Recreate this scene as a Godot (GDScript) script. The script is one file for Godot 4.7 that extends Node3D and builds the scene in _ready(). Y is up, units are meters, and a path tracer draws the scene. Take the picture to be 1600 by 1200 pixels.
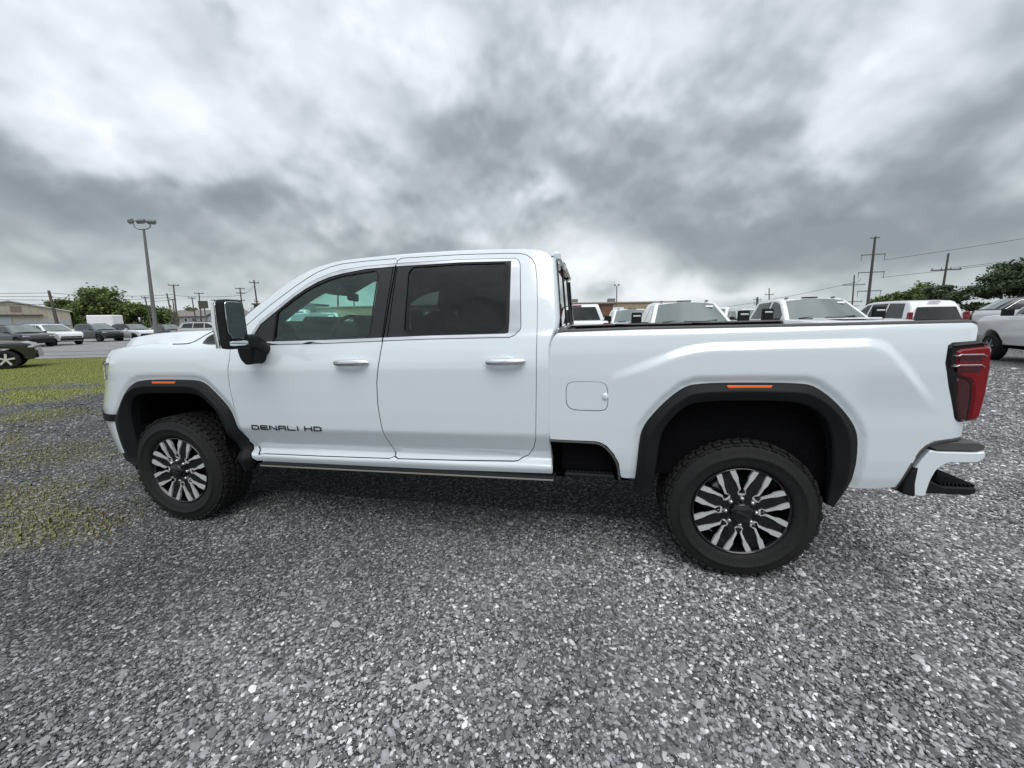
extends Node3D

# ---------------------------------------------------------------- mesh builder
class MB:
	var v := PackedVector3Array()
	var n := PackedVector3Array()
	var col := PackedColorArray()
	var tint := Color(1, 1, 1)
	var tinted := false

	func tri(a: Vector3, b: Vector3, c: Vector3, na: Vector3, nb: Vector3, nc: Vector3) -> void:
		var g := (b - a).cross(c - a)
		if g.length_squared() < 1e-16:
			return
		if g.dot(na + nb + nc) > 0.0:
			v.append(a); v.append(c); v.append(b)
			n.append(na); n.append(nc); n.append(nb)
		else:
			v.append(a); v.append(b); v.append(c)
			n.append(na); n.append(nb); n.append(nc)
		if tinted:
			col.append(tint); col.append(tint); col.append(tint)

	func flat(a: Vector3, b: Vector3, c: Vector3, out: Vector3) -> void:
		var g := (b - a).cross(c - a)
		if g.length_squared() < 1e-18:
			return
		g = g.normalized()
		if g.dot(out) < 0.0:
			g = -g
		tri(a, b, c, g, g, g)

	func quad(a: Vector3, b: Vector3, c: Vector3, d: Vector3, out: Vector3) -> void:
		flat(a, b, c, out)
		flat(a, c, d, out)

	func quads(a: Vector3, b: Vector3, c: Vector3, d: Vector3, na: Vector3, nb: Vector3, nc: Vector3, nd: Vector3) -> void:
		tri(a, b, c, na, nb, nc)
		tri(a, c, d, na, nc, nd)

	# a box whose edges are chamfered by bev
	func box(c: Vector3, s: Vector3, bev := 0.0, bs := Basis()) -> void:
		var h := s * 0.5
		bev = minf(bev, minf(h.x, minf(h.y, h.z)) * 0.9)
		var i := h - Vector3(bev, bev, bev)
		for ax in 3:
			var u := (ax + 1) % 3
			var w := (ax + 2) % 3
			for sg in [-1.0, 1.0]:
				var q := []
				for k in [[-1, -1], [1, -1], [1, 1], [-1, 1]]:
					var p := Vector3()
					p[ax] = h[ax] * sg
					p[u] = i[u] * k[0]
					p[w] = i[w] * k[1]
					q.append(c + bs * p)
				var o := Vector3()
				o[ax] = sg
				quad(q[0], q[1], q[2], q[3], bs * o)
		if bev <= 0.0:
			return
		for ax in 3:
			var u := (ax + 1) % 3
			var w := (ax + 2) % 3
			for su in [-1.0, 1.0]:
				for sw in [-1.0, 1.0]:
					var q := []
					for k in [[-1.0, 0], [1.0, 0], [1.0, 1], [-1.0, 1]]:
						var p := Vector3()
						p[ax] = i[ax] * k[0]
						p[u] = (h[u] if k[1] == 0 else i[u]) * su
						p[w] = (i[w] if k[1] == 0 else h[w]) * sw
						q.append(c + bs * p)
					var o := Vector3()
					o[u] = su
					o[w] = sw
					quad(q[0], q[1], q[2], q[3], bs * o)
		for sx in [-1.0, 1.0]:
			for sy in [-1.0, 1.0]:
				for sz in [-1.0, 1.0]:
					var o := Vector3(sx, sy, sz)
					flat(c + bs * Vector3(h.x * sx, i.y * sy, i.z * sz), c + bs * Vector3(i.x * sx, h.y * sy, i.z * sz), c + bs * Vector3(i.x * sx, i.y * sy, h.z * sz), bs * o)

	func tube(pts: Array, rad: Array, sides := 8, cap := true) -> void:
		var rings := []
		var nrm := []
		var up := Vector3(0.13, 0.97, 0.21).normalized()
		for k in pts.size():
			var d: Vector3 = (pts[mini(k + 1, pts.size() - 1)] - pts[maxi(k - 1, 0)]).normalized()
			if absf(d.dot(up)) > 0.96:
				up = Vector3(0.9, 0.1, 0.4).normalized()
			var a := d.cross(up).normalized()
			var b := a.cross(d).normalized()
			var ring := []
			var rn := []
			for j in sides:
				var t := TAU * j / sides
				var o := a * cos(t) + b * sin(t)
				rn.append(o)
				ring.append(pts[k] + o * rad[mini(k, rad.size() - 1)])
			rings.append(ring)
			nrm.append(rn)
		for k in pts.size() - 1:
			for j in sides:
				var m := (j + 1) % sides
				quads(rings[k][j], rings[k][m], rings[k + 1][m], rings[k + 1][j], nrm[k][j], nrm[k][m], nrm[k + 1][m], nrm[k + 1][j])
		if cap:
			for e in [0, pts.size() - 1]:
				var o: Vector3 = (pts[e] - pts[1 if e == 0 else e - 1]).normalized()
				for j in sides:
					flat(pts[e], rings[e][j], rings[e][(j + 1) % sides], o)

	# surface of revolution about the local z axis of xf; prof = [(radius, z)]
	func lathe(xf: Transform3D, prof: Array, segs := 32, outward := 1.0) -> void:
		var m := prof.size()
		for k in m - 1:
			var p: Vector2 = prof[k]
			var q: Vector2 = prof[k + 1]
			var t := (q - p).normalized()
			var fn := Vector2(t.y, -t.x)
			var n0 := fn
			var n1 := fn
			if k > 0:
				var t0: Vector2 = (p - prof[k - 1]).normalized()
				var f0 := Vector2(t0.y, -t0.x)
				if f0.dot(fn) > 0.6:
					n0 = (f0 + fn).normalized()
			if k < m - 2:
				var t1: Vector2 = (prof[k + 2] - q).normalized()
				var f1 := Vector2(t1.y, -t1.x)
				if f1.dot(fn) > 0.6:
					n1 = (f1 + fn).normalized()
			n0 *= outward
			n1 *= outward
			for j in segs:
				var a0 := TAU * j / segs
				var a1 := TAU * (j + 1) / segs
				var c0 := Vector3(cos(a0), sin(a0), 0)
				var c1 := Vector3(cos(a1), sin(a1), 0)
				var z := Vector3(0, 0, 1)
				quads(xf * (c0 * p.x + z * p.y), xf * (c1 * p.x + z * p.y), xf * (c1 * q.x + z * q.y), xf * (c0 * q.x + z * q.y),
					xf.basis * (c0 * n0.x + z * n0.y), xf.basis * (c1 * n0.x + z * n0.y), xf.basis * (c1 * n1.x + z * n1.y), xf.basis * (c0 * n1.x + z * n1.y))

	# polygon in local xy from z0 up to z1, edge of the upper face chamfered by bev
	func prism(poly: PackedVector2Array, z0: float, z1: float, xf := Transform3D(), bev := 0.0, back := true) -> void:
		var top := poly
		if bev > 0.0:
			top = MB.inset(poly, bev)
		var cc := Geometry2D.is_polygon_clockwise(poly)
		var ids := Geometry2D.triangulate_polygon(top)
		var o := xf.basis.z.normalized() * signf(z1 - z0)
		for k in range(0, ids.size(), 3):
			flat(xf * Vector3(top[ids[k]].x, top[ids[k]].y, z1), xf * Vector3(top[ids[k + 1]].x, top[ids[k + 1]].y, z1), xf * Vector3(top[ids[k + 2]].x, top[ids[k + 2]].y, z1), o)
		if back:
			ids = Geometry2D.triangulate_polygon(poly)
			for k in range(0, ids.size(), 3):
				flat(xf * Vector3(poly[ids[k]].x, poly[ids[k]].y, z0), xf * Vector3(poly[ids[k + 1]].x, poly[ids[k + 1]].y, z0), xf * Vector3(poly[ids[k + 2]].x, poly[ids[k + 2]].y, z0), -o)
		var zm := z1 - bev * signf(z1 - z0)
		var m := poly.size()
		for k in m:
			var a := poly[k]
			var b := poly[(k + 1) % m]
			var e := (b - a).normalized()
			var o2 := Vector2(e.y, -e.x) * (-1.0 if cc else 1.0)
			var oo := xf.basis * Vector3(o2.x, o2.y, 0)
			quad(xf * Vector3(a.x, a.y, z0), xf * Vector3(b.x, b.y, z0), xf * Vector3(b.x, b.y, zm), xf * Vector3(a.x, a.y, zm), oo)
			if bev > 0.0:
				var ta := top[k]
				var tb := top[(k + 1) % m]
				quad(xf * Vector3(a.x, a.y, zm), xf * Vector3(b.x, b.y, zm), xf * Vector3(tb.x, tb.y, z1), xf * Vector3(ta.x, ta.y, z1), oo + o)

	static func inset(poly: PackedVector2Array, r: float) -> PackedVector2Array:
		var out := PackedVector2Array()
		var m := poly.size()
		var s := -1.0 if Geometry2D.is_polygon_clockwise(poly) else 1.0
		for k in m:
			var e0 := (poly[k] - poly[(k + m - 1) % m]).normalized()
			var e1 := (poly[(k + 1) % m] - poly[k]).normalized()
			var n0 := Vector2(-e0.y, e0.x) * s
			var n1 := Vector2(-e1.y, e1.x) * s
			var b := n0 + n1
			if b.length_squared() < 0.02:
				b = n0
			b = b.normalized()
			out.append(poly[k] + b * r / maxf(0.5, b.dot(n0)))
		return out

	# smooth sheet through rows of points, facing out
	func patch(rows: Array, out: Vector3, thick := 0.0) -> void:
		var a := rows.size()
		var b: int = rows[0].size()
		var nm := []
		for i in a:
			var r := []
			for j in b:
				var du: Vector3 = rows[mini(i + 1, a - 1)][j] - rows[maxi(i - 1, 0)][j]
				var dv: Vector3 = rows[i][mini(j + 1, b - 1)] - rows[i][maxi(j - 1, 0)]
				var g := du.cross(dv)
				if g.length_squared() < 1e-16:
					g = out
				g = g.normalized()
				if g.dot(out) < 0.0:
					g = -g
				r.append(g)
			nm.append(r)
		for i in a - 1:
			for j in b - 1:
				quads(rows[i][j], rows[i][j + 1], rows[i + 1][j + 1], rows[i + 1][j], nm[i][j], nm[i][j + 1], nm[i + 1][j + 1], nm[i + 1][j])
				if thick > 0.0:
					quads(rows[i][j] - nm[i][j] * thick, rows[i][j + 1] - nm[i][j + 1] * thick, rows[i + 1][j + 1] - nm[i + 1][j + 1] * thick, rows[i + 1][j] - nm[i + 1][j] * thick, -nm[i][j], -nm[i][j + 1], -nm[i + 1][j + 1], -nm[i + 1][j])

	func ball(c: Vector3, r: Vector3, seg := 12, bs := Basis()) -> void:
		var h := seg / 2
		for i in h:
			var a0 := PI * i / h
			var a1 := PI * (i + 1) / h
			for j in seg:
				var b0 := TAU * j / seg
				var b1 := TAU * (j + 1) / seg
				var p := []
				var q := []
				for ab in [[a0, b0], [a0, b1], [a1, b1], [a1, b0]]:
					var d := Vector3(sin(ab[0]) * cos(ab[1]), cos(ab[0]), sin(ab[0]) * sin(ab[1]))
					p.append(c + bs * (d * r))
					q.append((bs * (d / r)).normalized())
				quads(p[0], p[1], p[2], p[3], q[0], q[1], q[2], q[3])

	func mesh() -> ArrayMesh:
		var arr := []
		arr.resize(Mesh.ARRAY_MAX)
		arr[Mesh.ARRAY_VERTEX] = v
		arr[Mesh.ARRAY_NORMAL] = n
		if tinted:
			arr[Mesh.ARRAY_COLOR] = col
		var m := ArrayMesh.new()
		m.add_surface_from_arrays(Mesh.PRIMITIVE_TRIANGLES, arr)
		return m


# ---------------------------------------------------------------- naming and metas
func part(called: String, mb: MB, m: Material, parent: Node) -> MeshInstance3D:
	return put(called, mb.mesh(), m, parent)

func put(called: String, mesh: Mesh, m: Material, parent: Node) -> MeshInstance3D:
	var o := MeshInstance3D.new()
	o.name = fresh(called, parent)
	o.mesh = mesh
	o.material_override = m
	parent.add_child(o, true)
	return o

var taken := {}
func fresh(called: String, parent: Node) -> String:
	var key := str(parent.get_instance_id()) + called
	var k: int = taken.get(key, 0)
	taken[key] = k + 1
	return called if k == 0 else "%s_%03d" % [called, k]

func thing(called: String, label: String, category: String, at := Vector3.ZERO, turn := 0.0, group := "") -> Node3D:
	var o := Node3D.new()
	o.name = fresh(called, self)
	add_child(o, true)
	o.position = at
	o.rotation.y = turn
	tag(o, label, category, group)
	return o

func holder(called: String, parent: Node, at := Vector3.ZERO) -> Node3D:
	var o := Node3D.new()
	o.name = fresh(called, parent)
	parent.add_child(o, true)
	o.position = at
	return o

func tag(o: Node, label: String, category: String, group := "") -> void:
	o.set_meta("label", label)
	o.set_meta("category", category)
	if group != "":
		o.set_meta("group", group)

func struct(called: String, mb: MB, m: Material) -> MeshInstance3D:
	var o := part(called, mb, m, self)
	o.set_meta("kind", "structure")
	return o

func copy_of(o: Node3D, called: String, label: String, at: Vector3, turn: float) -> Node3D:
	var c: Node3D = o.duplicate()
	c.name = fresh(called, self)
	add_child(c, true)
	c.position = at
	c.rotation.y = turn
	c.set_meta("label", label)
	return c

# ---------------------------------------------------------------- materials
func lin(r: float, g: float, b: float) -> Color:
	return Color(r, g, b).linear_to_srgb()

func mat(c: Color, rough := 0.6, metal := 0.0, coat := 0.0) -> StandardMaterial3D:
	var m := StandardMaterial3D.new()
	m.albedo_color = c
	m.roughness = rough
	m.metallic = metal
	if coat > 0.0:
		m.clearcoat_enabled = true
		m.clearcoat = coat
		m.clearcoat_roughness = 0.03
	return m

func glass(c: Color) -> StandardMaterial3D:
	var m := StandardMaterial3D.new()
	c.a = 0.0
	m.albedo_color = c
	m.roughness = 0.0
	m.transparency = BaseMaterial3D.TRANSPARENCY_ALPHA
	m.refraction_enabled = true
	m.refraction_scale = 0.045
	return m

func noise_tex(freq: float, kind: int, size: int, lo: Color, hi: Color, octaves := 4, sd := 1, normal := false) -> NoiseTexture2D:
	var f := FastNoiseLite.new()
	f.noise_type = kind
	f.frequency = freq
	f.fractal_octaves = octaves
	f.seed = sd
	var t := NoiseTexture2D.new()
	t.width = size
	t.height = size
	t.seamless = true
	t.noise = f
	if normal:
		t.as_normal_map = true
		t.bump_strength = 6.0
	else:
		var g := Gradient.new()
		g.set_color(0, lo)
		g.set_color(1, hi)
		t.color_ramp = g
	return t

func rough_mat(lo: Color, hi: Color, rough: float, scale: float, bump := 0.3) -> StandardMaterial3D:
	var m := StandardMaterial3D.new()
	m.albedo_texture = noise_tex(0.02, FastNoiseLite.TYPE_SIMPLEX_SMOOTH, 256, lo, hi, 5, 7)
	m.roughness = rough
	m.uv1_triplanar = true
	m.uv1_scale = Vector3.ONE * scale
	if bump > 0.0:
		m.heightmap_enabled = true
		m.heightmap_texture = noise_tex(0.06, FastNoiseLite.TYPE_SIMPLEX_SMOOTH, 256, Color.BLACK, Color.WHITE, 4, 9)
		m.heightmap_scale = bump
	return m

var M := {}
func materials() -> void:
	M.white = mat(lin(0.73, 0.795, 0.83), 0.14, 0.0, 1.0)
	M.white.metallic_specular = 0.62
	M.white_far = mat(lin(0.79, 0.80, 0.81), 0.3, 0.0, 0.6)
	M.black_gloss = mat(lin(0.006, 0.006, 0.007), 0.10, 0.0, 0.2)
	M.black = rough_mat(lin(0.007, 0.008, 0.009), lin(0.012, 0.013, 0.014), 0.62, 14.0, 0.02)
	M.black.metallic_specular = 0.35
	M.seal = mat(lin(0.006, 0.006, 0.006), 0.7)
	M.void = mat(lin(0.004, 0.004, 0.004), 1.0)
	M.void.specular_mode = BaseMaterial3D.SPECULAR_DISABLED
	M.liner = rough_mat(lin(0.003, 0.003, 0.0035), lin(0.006, 0.006, 0.007), 0.95, 9.0, 0.2)
	M.liner.metallic_specular = 0.2
	M.chrome = mat(lin(0.80, 0.81, 0.82), 0.06, 1.0)
	M.satin = mat(lin(0.62, 0.62, 0.62), 0.28, 1.0)
	M.machined = mat(lin(0.62, 0.63, 0.63), 0.36, 0.3)
	M.alloy = mat(lin(0.45, 0.46, 0.47), 0.35, 0.8)
	M.board = mat(lin(0.26, 0.245, 0.215), 0.5, 0.3)
	M.rubber = rough_mat(lin(0.009, 0.009, 0.0095), lin(0.020, 0.0195, 0.019), 0.75, 7.0, 0.05)
	M.rubber.metallic_specular = 0.4
	M.amber = mat(lin(0.95, 0.13, 0.015), 0.15, 0.0, 0.6)
	M.red = mat(lin(0.20, 0.002, 0.006), 0.12, 0.0, 0.4)
	M.red_dark = mat(lin(0.05, 0.003, 0.005), 0.06, 0.0, 1.0)
	M.lamp_clear = mat(lin(0.62, 0.64, 0.65), 0.10, 0.3, 0.8)
	M.glass_green = glass(lin(0.62, 0.89, 0.81))
	M.glass_dark = glass(lin(0.075, 0.085, 0.088))
	M.glass_rear = glass(lin(0.10, 0.11, 0.11))
	M.pane_dark = mat(lin(0.012, 0.014, 0.015), 0.03, 0.0, 0.6)
	M.pane_screen = mat(lin(0.085, 0.115, 0.108), 0.04, 0.0, 1.0)
	M.interior = mat(lin(0.030, 0.031, 0.033), 0.7)
	M.interior_grey = mat(lin(0.045, 0.047, 0.05), 0.8)
	M.headliner = mat(lin(0.16, 0.16, 0.155), 0.95)
	M.paper = mat(lin(0.75, 0.77, 0.77), 0.8)
	M.trim_grey = mat(lin(0.075, 0.073, 0.072), 0.6)
	M.badge = mat(lin(0.07, 0.07, 0.075), 0.25, 0.8)
	M.steel = rough_mat(lin(0.12, 0.12, 0.12), lin(0.2, 0.2, 0.2), 0.5, 2.0, 0.0)
	M.wood = rough_mat(lin(0.07, 0.06, 0.05), lin(0.13, 0.115, 0.10), 0.9, 0.6, 0.0)
	M.green_paint = mat(lin(0.016, 0.022, 0.022), 0.3, 0.0, 1.0)
	M.grey_paint = mat(lin(0.035, 0.037, 0.040), 0.3, 0.2, 1.0)
	M.navy_paint = mat(lin(0.014, 0.016, 0.026), 0.3, 0.0, 1.0)
	M.pale_paint = mat(lin(0.42, 0.43, 0.43), 0.35, 0.1, 1.0)

# ---------------------------------------------------------------- overcast sky
func blob(a: float, e: float, ca: float, ce: float, wa: float, we: float, rot := 0.0) -> float:
	var d := Vector2(a - ca, e - ce).rotated(-rot)
	return exp(-(d.x * d.x) / (wa * wa) - (d.y * d.y) / (we * we))

func sky_image() -> Image:
	var w := 2048
	var h := 1024
	var im := Image.create_empty(w, h, false, Image.FORMAT_RGBF)
	var f := FastNoiseLite.new()
	f.noise_type = FastNoiseLite.TYPE_SIMPLEX_SMOOTH
	f.frequency = 1.0
	f.fractal_octaves = 5
	f.fractal_gain = 0.5
	f.seed = 21
	var f2 := FastNoiseLite.new()
	f2.noise_type = FastNoiseLite.TYPE_SIMPLEX_SMOOTH
	f2.frequency = 1.0
	f2.fractal_octaves = 3
	f2.seed = 8
	var dark := Color(0.265, 0.31, 0.355)
	var midc := Color(0.50, 0.555, 0.60)
	var lite := Color(0.80, 0.845, 0.915)
	# [azimuth from the view's middle, elevation, half widths, tilt, change] of the large cloud masses
	var masses := [[44.0, 8.6, 22.0, 4.6, -0.05, -0.46], [29.0, 12.5, 14.0, 4.6, -0.22, -0.20], [34.0, 20.0, 28.0, 6.0, 0.0, -0.14], [-9.0, 21.5, 8.0, 5.0, 0.3, -0.18], [5.0, 24.5, 14.0, 5.0, 0.0, -0.13], [-43.0, 13.6, 10.0, 2.5, -0.03, -0.52], [-55.0, 14.5, 9.0, 4.0, 0.0, -0.13], [-24.0, 9.0, 15.0, 2.6, 0.0, -0.14], [-2.0, 34.0, 9.0, 2.5, -0.2, -0.10], [-34.0, 30.0, 4.0, 1.8, -0.8, -0.13], [-50.0, 6.0, 10.0, 2.0, 0.0, -0.06],
		[-37.0, 22.0, 15.0, 5.2, -0.12, 0.26], [-22.0, 26.5, 9.0, 3.2, -0.5, 0.20], [4.5, 17.0, 4.0, 2.6, -0.5, 0.30], [13.0, 8.0, 12.0, 3.0, 0.10, 0.38], [27.0, 4.4, 14.0, 1.5, -0.1, 0.24], [-14.0, 33.0, 12.0, 3.0, 0.0, 0.17], [-40.0, 29.0, 12.0, 3.0, 0.0, 0.10], [-20.0, 12.5, 5.0, 1.5, 0.0, 0.10], [41.0, 19.5, 3.5, 4.0, 0.5, 0.17], [44.0, 26.0, 6.0, 4.0, 0.6, 0.16], [15.0, 32.0, 9.0, 2.6, 0.0, 0.13], [48.0, 3.6, 12.0, 1.4, -0.1, 0.06]]
	for j in h / 2:
		var el := PI * 0.5 - PI * (j + 0.5) / h
		var ce := cos(el)
		var se := sin(el)
		var ed := rad_to_deg(el)
		for i in w:
			var az := TAU * (i + 0.5) / w
			var d := Vector3(sin(az) * ce, se, -cos(az) * ce)
			var p := Vector3(d.x, d.y * 1.2, d.z)
			var wx := f2.get_noise_3d(p.x * 1.5, p.y * 1.5, p.z * 1.5 + 3.0)
			var wy := f2.get_noise_3d(p.x * 3.2 + 7.0, p.y * 3.2, p.z * 3.2)
			var n := f.get_noise_3d(p.x * 2.0 + wx * 0.12, p.y * 2.0, p.z * 2.0 + wy * 0.06)
			var n_up := f.get_noise_3d(p.x * 2.0 + wx * 0.12, p.y * 2.0 + 0.10, p.z * 2.0 + wy * 0.06)
			var nf := f.get_noise_3d(p.x * 7.5 + 9.0, p.y * 7.5, p.z * 7.5)
			var nf_up := f.get_noise_3d(p.x * 7.5 + 9.0, p.y * 7.5 + 0.16, p.z * 7.5)
			# tops of the lumps catch the light, their undersides are dark
			var relief := (n - n_up) * 0.50 + (nf - nf_up) * 0.16
			# angles from the middle of the view, edges ragged by the noise
			var a := rad_to_deg(wrapf(az + 0.1934, -PI, PI)) + wx * 6.0 + n * 7.0 + nf * 2.5
			var e := ed + n * 3.6 + nf * 1.6 + wy * 1.2
			var v := 0.615 + 0.06 * ss(16.0, 30.0, ed) + 0.10 * (1.0 - ss(3.0, 11.0, ed)) + relief * ss(-2.0, 5.0, ed) * (1.0 - 0.6 * ss(45.0, 75.0, ed))
			# the same sort of cover all the way round, uneven in broad patches
			var inview := (1.0 - ss(58.0, 75.0, absf(a))) * (1.0 - ss(44.0, 60.0, e))
			if inview < 1.0:
				v += f2.get_noise_3d(d.x * 1.6, d.y * 2.6, d.z * 1.6 + 4.0) * 0.18 * (1.0 - inview)
			var q := 0.0
			for m in masses:
				var mx: float = (a - m[0]) / m[2]
				if absf(mx) < 2.6 and absf(e - m[1]) < 2.6 * (m[3] + m[2] * absf(m[4])):
					q += m[5] * blob(a, e, m[0], m[1], m[2], m[3], m[4])
			q = q * inview + (0.17 * n + 0.085 * nf * (1.0 - 0.4 * ss(18.0, 34.0, ed))) * ss(-2.0, 5.0, ed)
			v += 0.80 * q + 0.075 * tanh(q * 13.0)
			if v < 0.34:
				v = 0.34 - (0.34 - v) * 0.45
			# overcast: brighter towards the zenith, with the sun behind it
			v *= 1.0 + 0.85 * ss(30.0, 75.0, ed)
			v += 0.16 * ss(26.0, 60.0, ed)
			var c := dark.lerp(midc, clampf((v - 0.24) / 0.32, 0.0, 1.0)) if v < 0.56 else midc.lerp(lite, clampf((v - 0.56) / 0.34, 0.0, 1.0))
			if v > 0.92:
				c = lite * (v / 0.92)
			c = c.lerp(Color(c.r * 1.01, c.g * 1.01, c.b * 0.965), 1.0 - ss(5.0, 17.0, e))
			im.set_pixel(i, j, c)
	var low := Color(0.20, 0.21, 0.215)
	for j in range(h / 2, h):
		for i in w:
			im.set_pixel(i, j, low)
	return im

func _ready() -> void:
	# camera, sky, light, exposure
	var cam := Camera3D.new()
	cam.name = "camera"
	cam.fov = 90.714
	cam.near = 0.05
	cam.far = 4000.0
	cam.transform = Transform3D(Basis(Vector3(0.98171623, -0.01505285, -0.18975418), Vector3(-0.01642833, 0.98644843, -0.16324709), Vector3(0.18964005, 0.16337967, 0.96816514)).orthonormalized(), Vector3(3.1297, 1.5403, 2.2852))
	add_child(cam)
	cam.current = true
	var we := WorldEnvironment.new()
	we.name = "environment"
	var env := Environment.new()
	env.background_mode = Environment.BG_SKY
	var sky := Sky.new()
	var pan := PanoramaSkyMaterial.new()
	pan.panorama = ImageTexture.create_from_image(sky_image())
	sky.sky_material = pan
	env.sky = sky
	env.tonemap_mode = Environment.TONE_MAPPER_LINEAR
	env.tonemap_exposure = 1.0
	env.sdfgi_enabled = true
	env.ssao_enabled = true
	env.ssil_enabled = true
	we.environment = env
	add_child(we)
	var sun := DirectionalLight3D.new()
	sun.name = "sun"
	sun.light_energy = 0.5
	sun.light_color = Color(1.0, 0.99, 0.97)
	sun.light_angular_distance = 45.0
	sun.shadow_enabled = true
	sun.sky_mode = DirectionalLight3D.SKY_MODE_LIGHT_ONLY
	sun.rotation = Vector3(deg_to_rad(-55.0), deg_to_rad(24.0), 0)
	add_child(sun)

	materials()
	build_ground()
	build_buildings()
	build_trees()
	build_poles()
	build_vehicles()
	build_truck()
	build_gravel()
	build_grass()

# ---------------------------------------------------------------- body sheets: a polygon in side view, bent by a depth function
var lut_door := PackedFloat32Array()
var lut_bed := PackedFloat32Array()
var lut_fender := PackedFloat32Array()
var flare_front_out: PackedVector2Array
var flare_front_in: PackedVector2Array
var flare_rear_out: PackedVector2Array
var flare_rear_in: PackedVector2Array
var cz := -2.0      # near z + far z
var gp := {}        # shape numbers of the vehicle being built (mode 2)

func make_lut(pts: Array) -> PackedFloat32Array:
	var o := PackedFloat32Array()
	for i in 800:
		var y := 0.3 + i * 0.0025
		var z: float = pts[pts.size() - 1][1]
		for k in pts.size() - 1:
			if y <= pts[k + 1][0]:
				z = lerpf(pts[k][1], pts[k + 1][1], clampf((y - pts[k][0]) / (pts[k + 1][0] - pts[k][0]), 0, 1))
				break
		o.append(z)
	for pass_ in 2:
		var q := o.duplicate()
		for i in range(4, 796):
			var s := 0.0
			for k in range(-4, 5):
				s += o[i + k]
			q[i] = s / 9.0
		o = q
	return o

func lut(t: PackedFloat32Array, y: float) -> float:
	var f := clampf((y - 0.3) / 0.0025, 0.0, 798.0)
	var i := int(f)
	return lerpf(t[i], t[i + 1], f - i)

func near_path(path: PackedVector2Array, p: Vector2) -> float:
	var best := 1e9
	for k in path.size() - 1:
		best = minf(best, Geometry2D.get_closest_point_to_segment(p, path[k], path[k + 1]).distance_squared_to(p))
	return sqrt(best)

func smin(a: float, b: float, k: float) -> float:
	var h := clampf(0.5 + 0.5 * (b - a) / k, 0.0, 1.0)
	return lerpf(b, a, h) - k * h * (1.0 - h)

func ss(a: float, b: float, x: float) -> float:
	return smoothstep(a, b, x)

# where the nose starts to curve inwards, by height
func nose_start(y: float) -> float:
	var t := [[0.4, -0.40], [0.53, -0.42], [0.65, -0.445], [0.79, -0.465], [0.91, -0.45], [1.04, -0.40], [1.13, -0.37], [1.265, -0.37], [1.34, -0.30], [1.42, -0.24]]
	for k in t.size() - 1:
		if y <= t[k + 1][0]:
			return lerpf(t[k][1], t[k + 1][1], clampf((y - t[k][0]) / (t[k + 1][0] - t[k][0]), 0, 1))
	return -0.24

func zf(mode: int, x: float, y: float) -> float:
	if mode == 2:
		var w: float = gp.w
		var fx: float = maxf(0.0, x - gp.xf)
		var rx: float = maxf(0.0, gp.xr - x)
		w -= gp.kf * fx * fx + gp.kr * rx * rx
		w -= gp.tum * maxf(0.0, y - gp.belt)
		w += 0.05 * ss(gp.belt - 0.55, gp.belt - 0.2, y) * (1.0 - ss(gp.belt - 0.12, gp.belt + 0.01, y)) - 0.05
		w -= 0.07 * (1.0 - ss(gp.y0, gp.y0 + 0.35, y))
		return w
	var yy := y - 0.0184 * (x - 2.0)
	var z := 0.0
	if mode == 1:
		z = lut(lut_bed, yy)
		var d := 1.41 + 0.0277 * (x - 3.7) - y
		d = smin(d, (4.640 - x) * 0.78 + (1.42 - y) * 0.62, 0.07)
		d = smin(d, (x - 3.38) * 0.38 - (y - 1.279) * 0.925, 0.05)
		z += 0.024 * ss(0.0, 0.055, d) * ss(3.2, 3.6, x) * (1.0 - (1.0 - ss(1.02, 1.30, y)) * ss(4.4, 4.6, x))
		if x > 3.3 and x < 4.72 and y < 1.27:
			var e := near_path(flare_rear_out, Vector2(x, y))
			z -= 0.016 * (1.0 - ss(0.0, 0.05, e))
		z -= 0.05 * pow(maxf(0.0, x - 4.93) / 0.1, 2.0) * 0.5
	else:
		z = lut(lut_door, yy)
		var s := 1.0 - ss(0.35, 0.66, x)
		if s > 0.0:
			z = lerpf(z, lut(lut_fender, y), s)
			if y < 1.22:
				var e := near_path(flare_front_out, Vector2(x, y))
				z -= 0.014 * (1.0 - ss(0.0, 0.05, e))
			var u := maxf(0.0, nose_start(y) - x)
			z -= 1.04 * u * u
	return z

func zn(mode: int, x: float, y: float) -> Vector3:
	var h := 0.004
	return Vector3(-(zf(mode, x + h, y) - zf(mode, x - h, y)) / (2 * h), -(zf(mode, x, y + h) - zf(mode, x, y - h)) / (2 * h), 1.0).normalized()

func emit(mb: MB, p: Array, z: Array, nn: Array, side: float) -> void:
	var a := []
	var b := []
	for k in 3:
		a.append(Vector3(p[k].x, p[k].y, z[k] if side > 0 else cz - z[k]))
		b.append(Vector3(nn[k].x, nn[k].y, nn[k].z * side))
	mb.tri(a[0], a[1], a[2], b[0], b[1], b[2])

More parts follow.
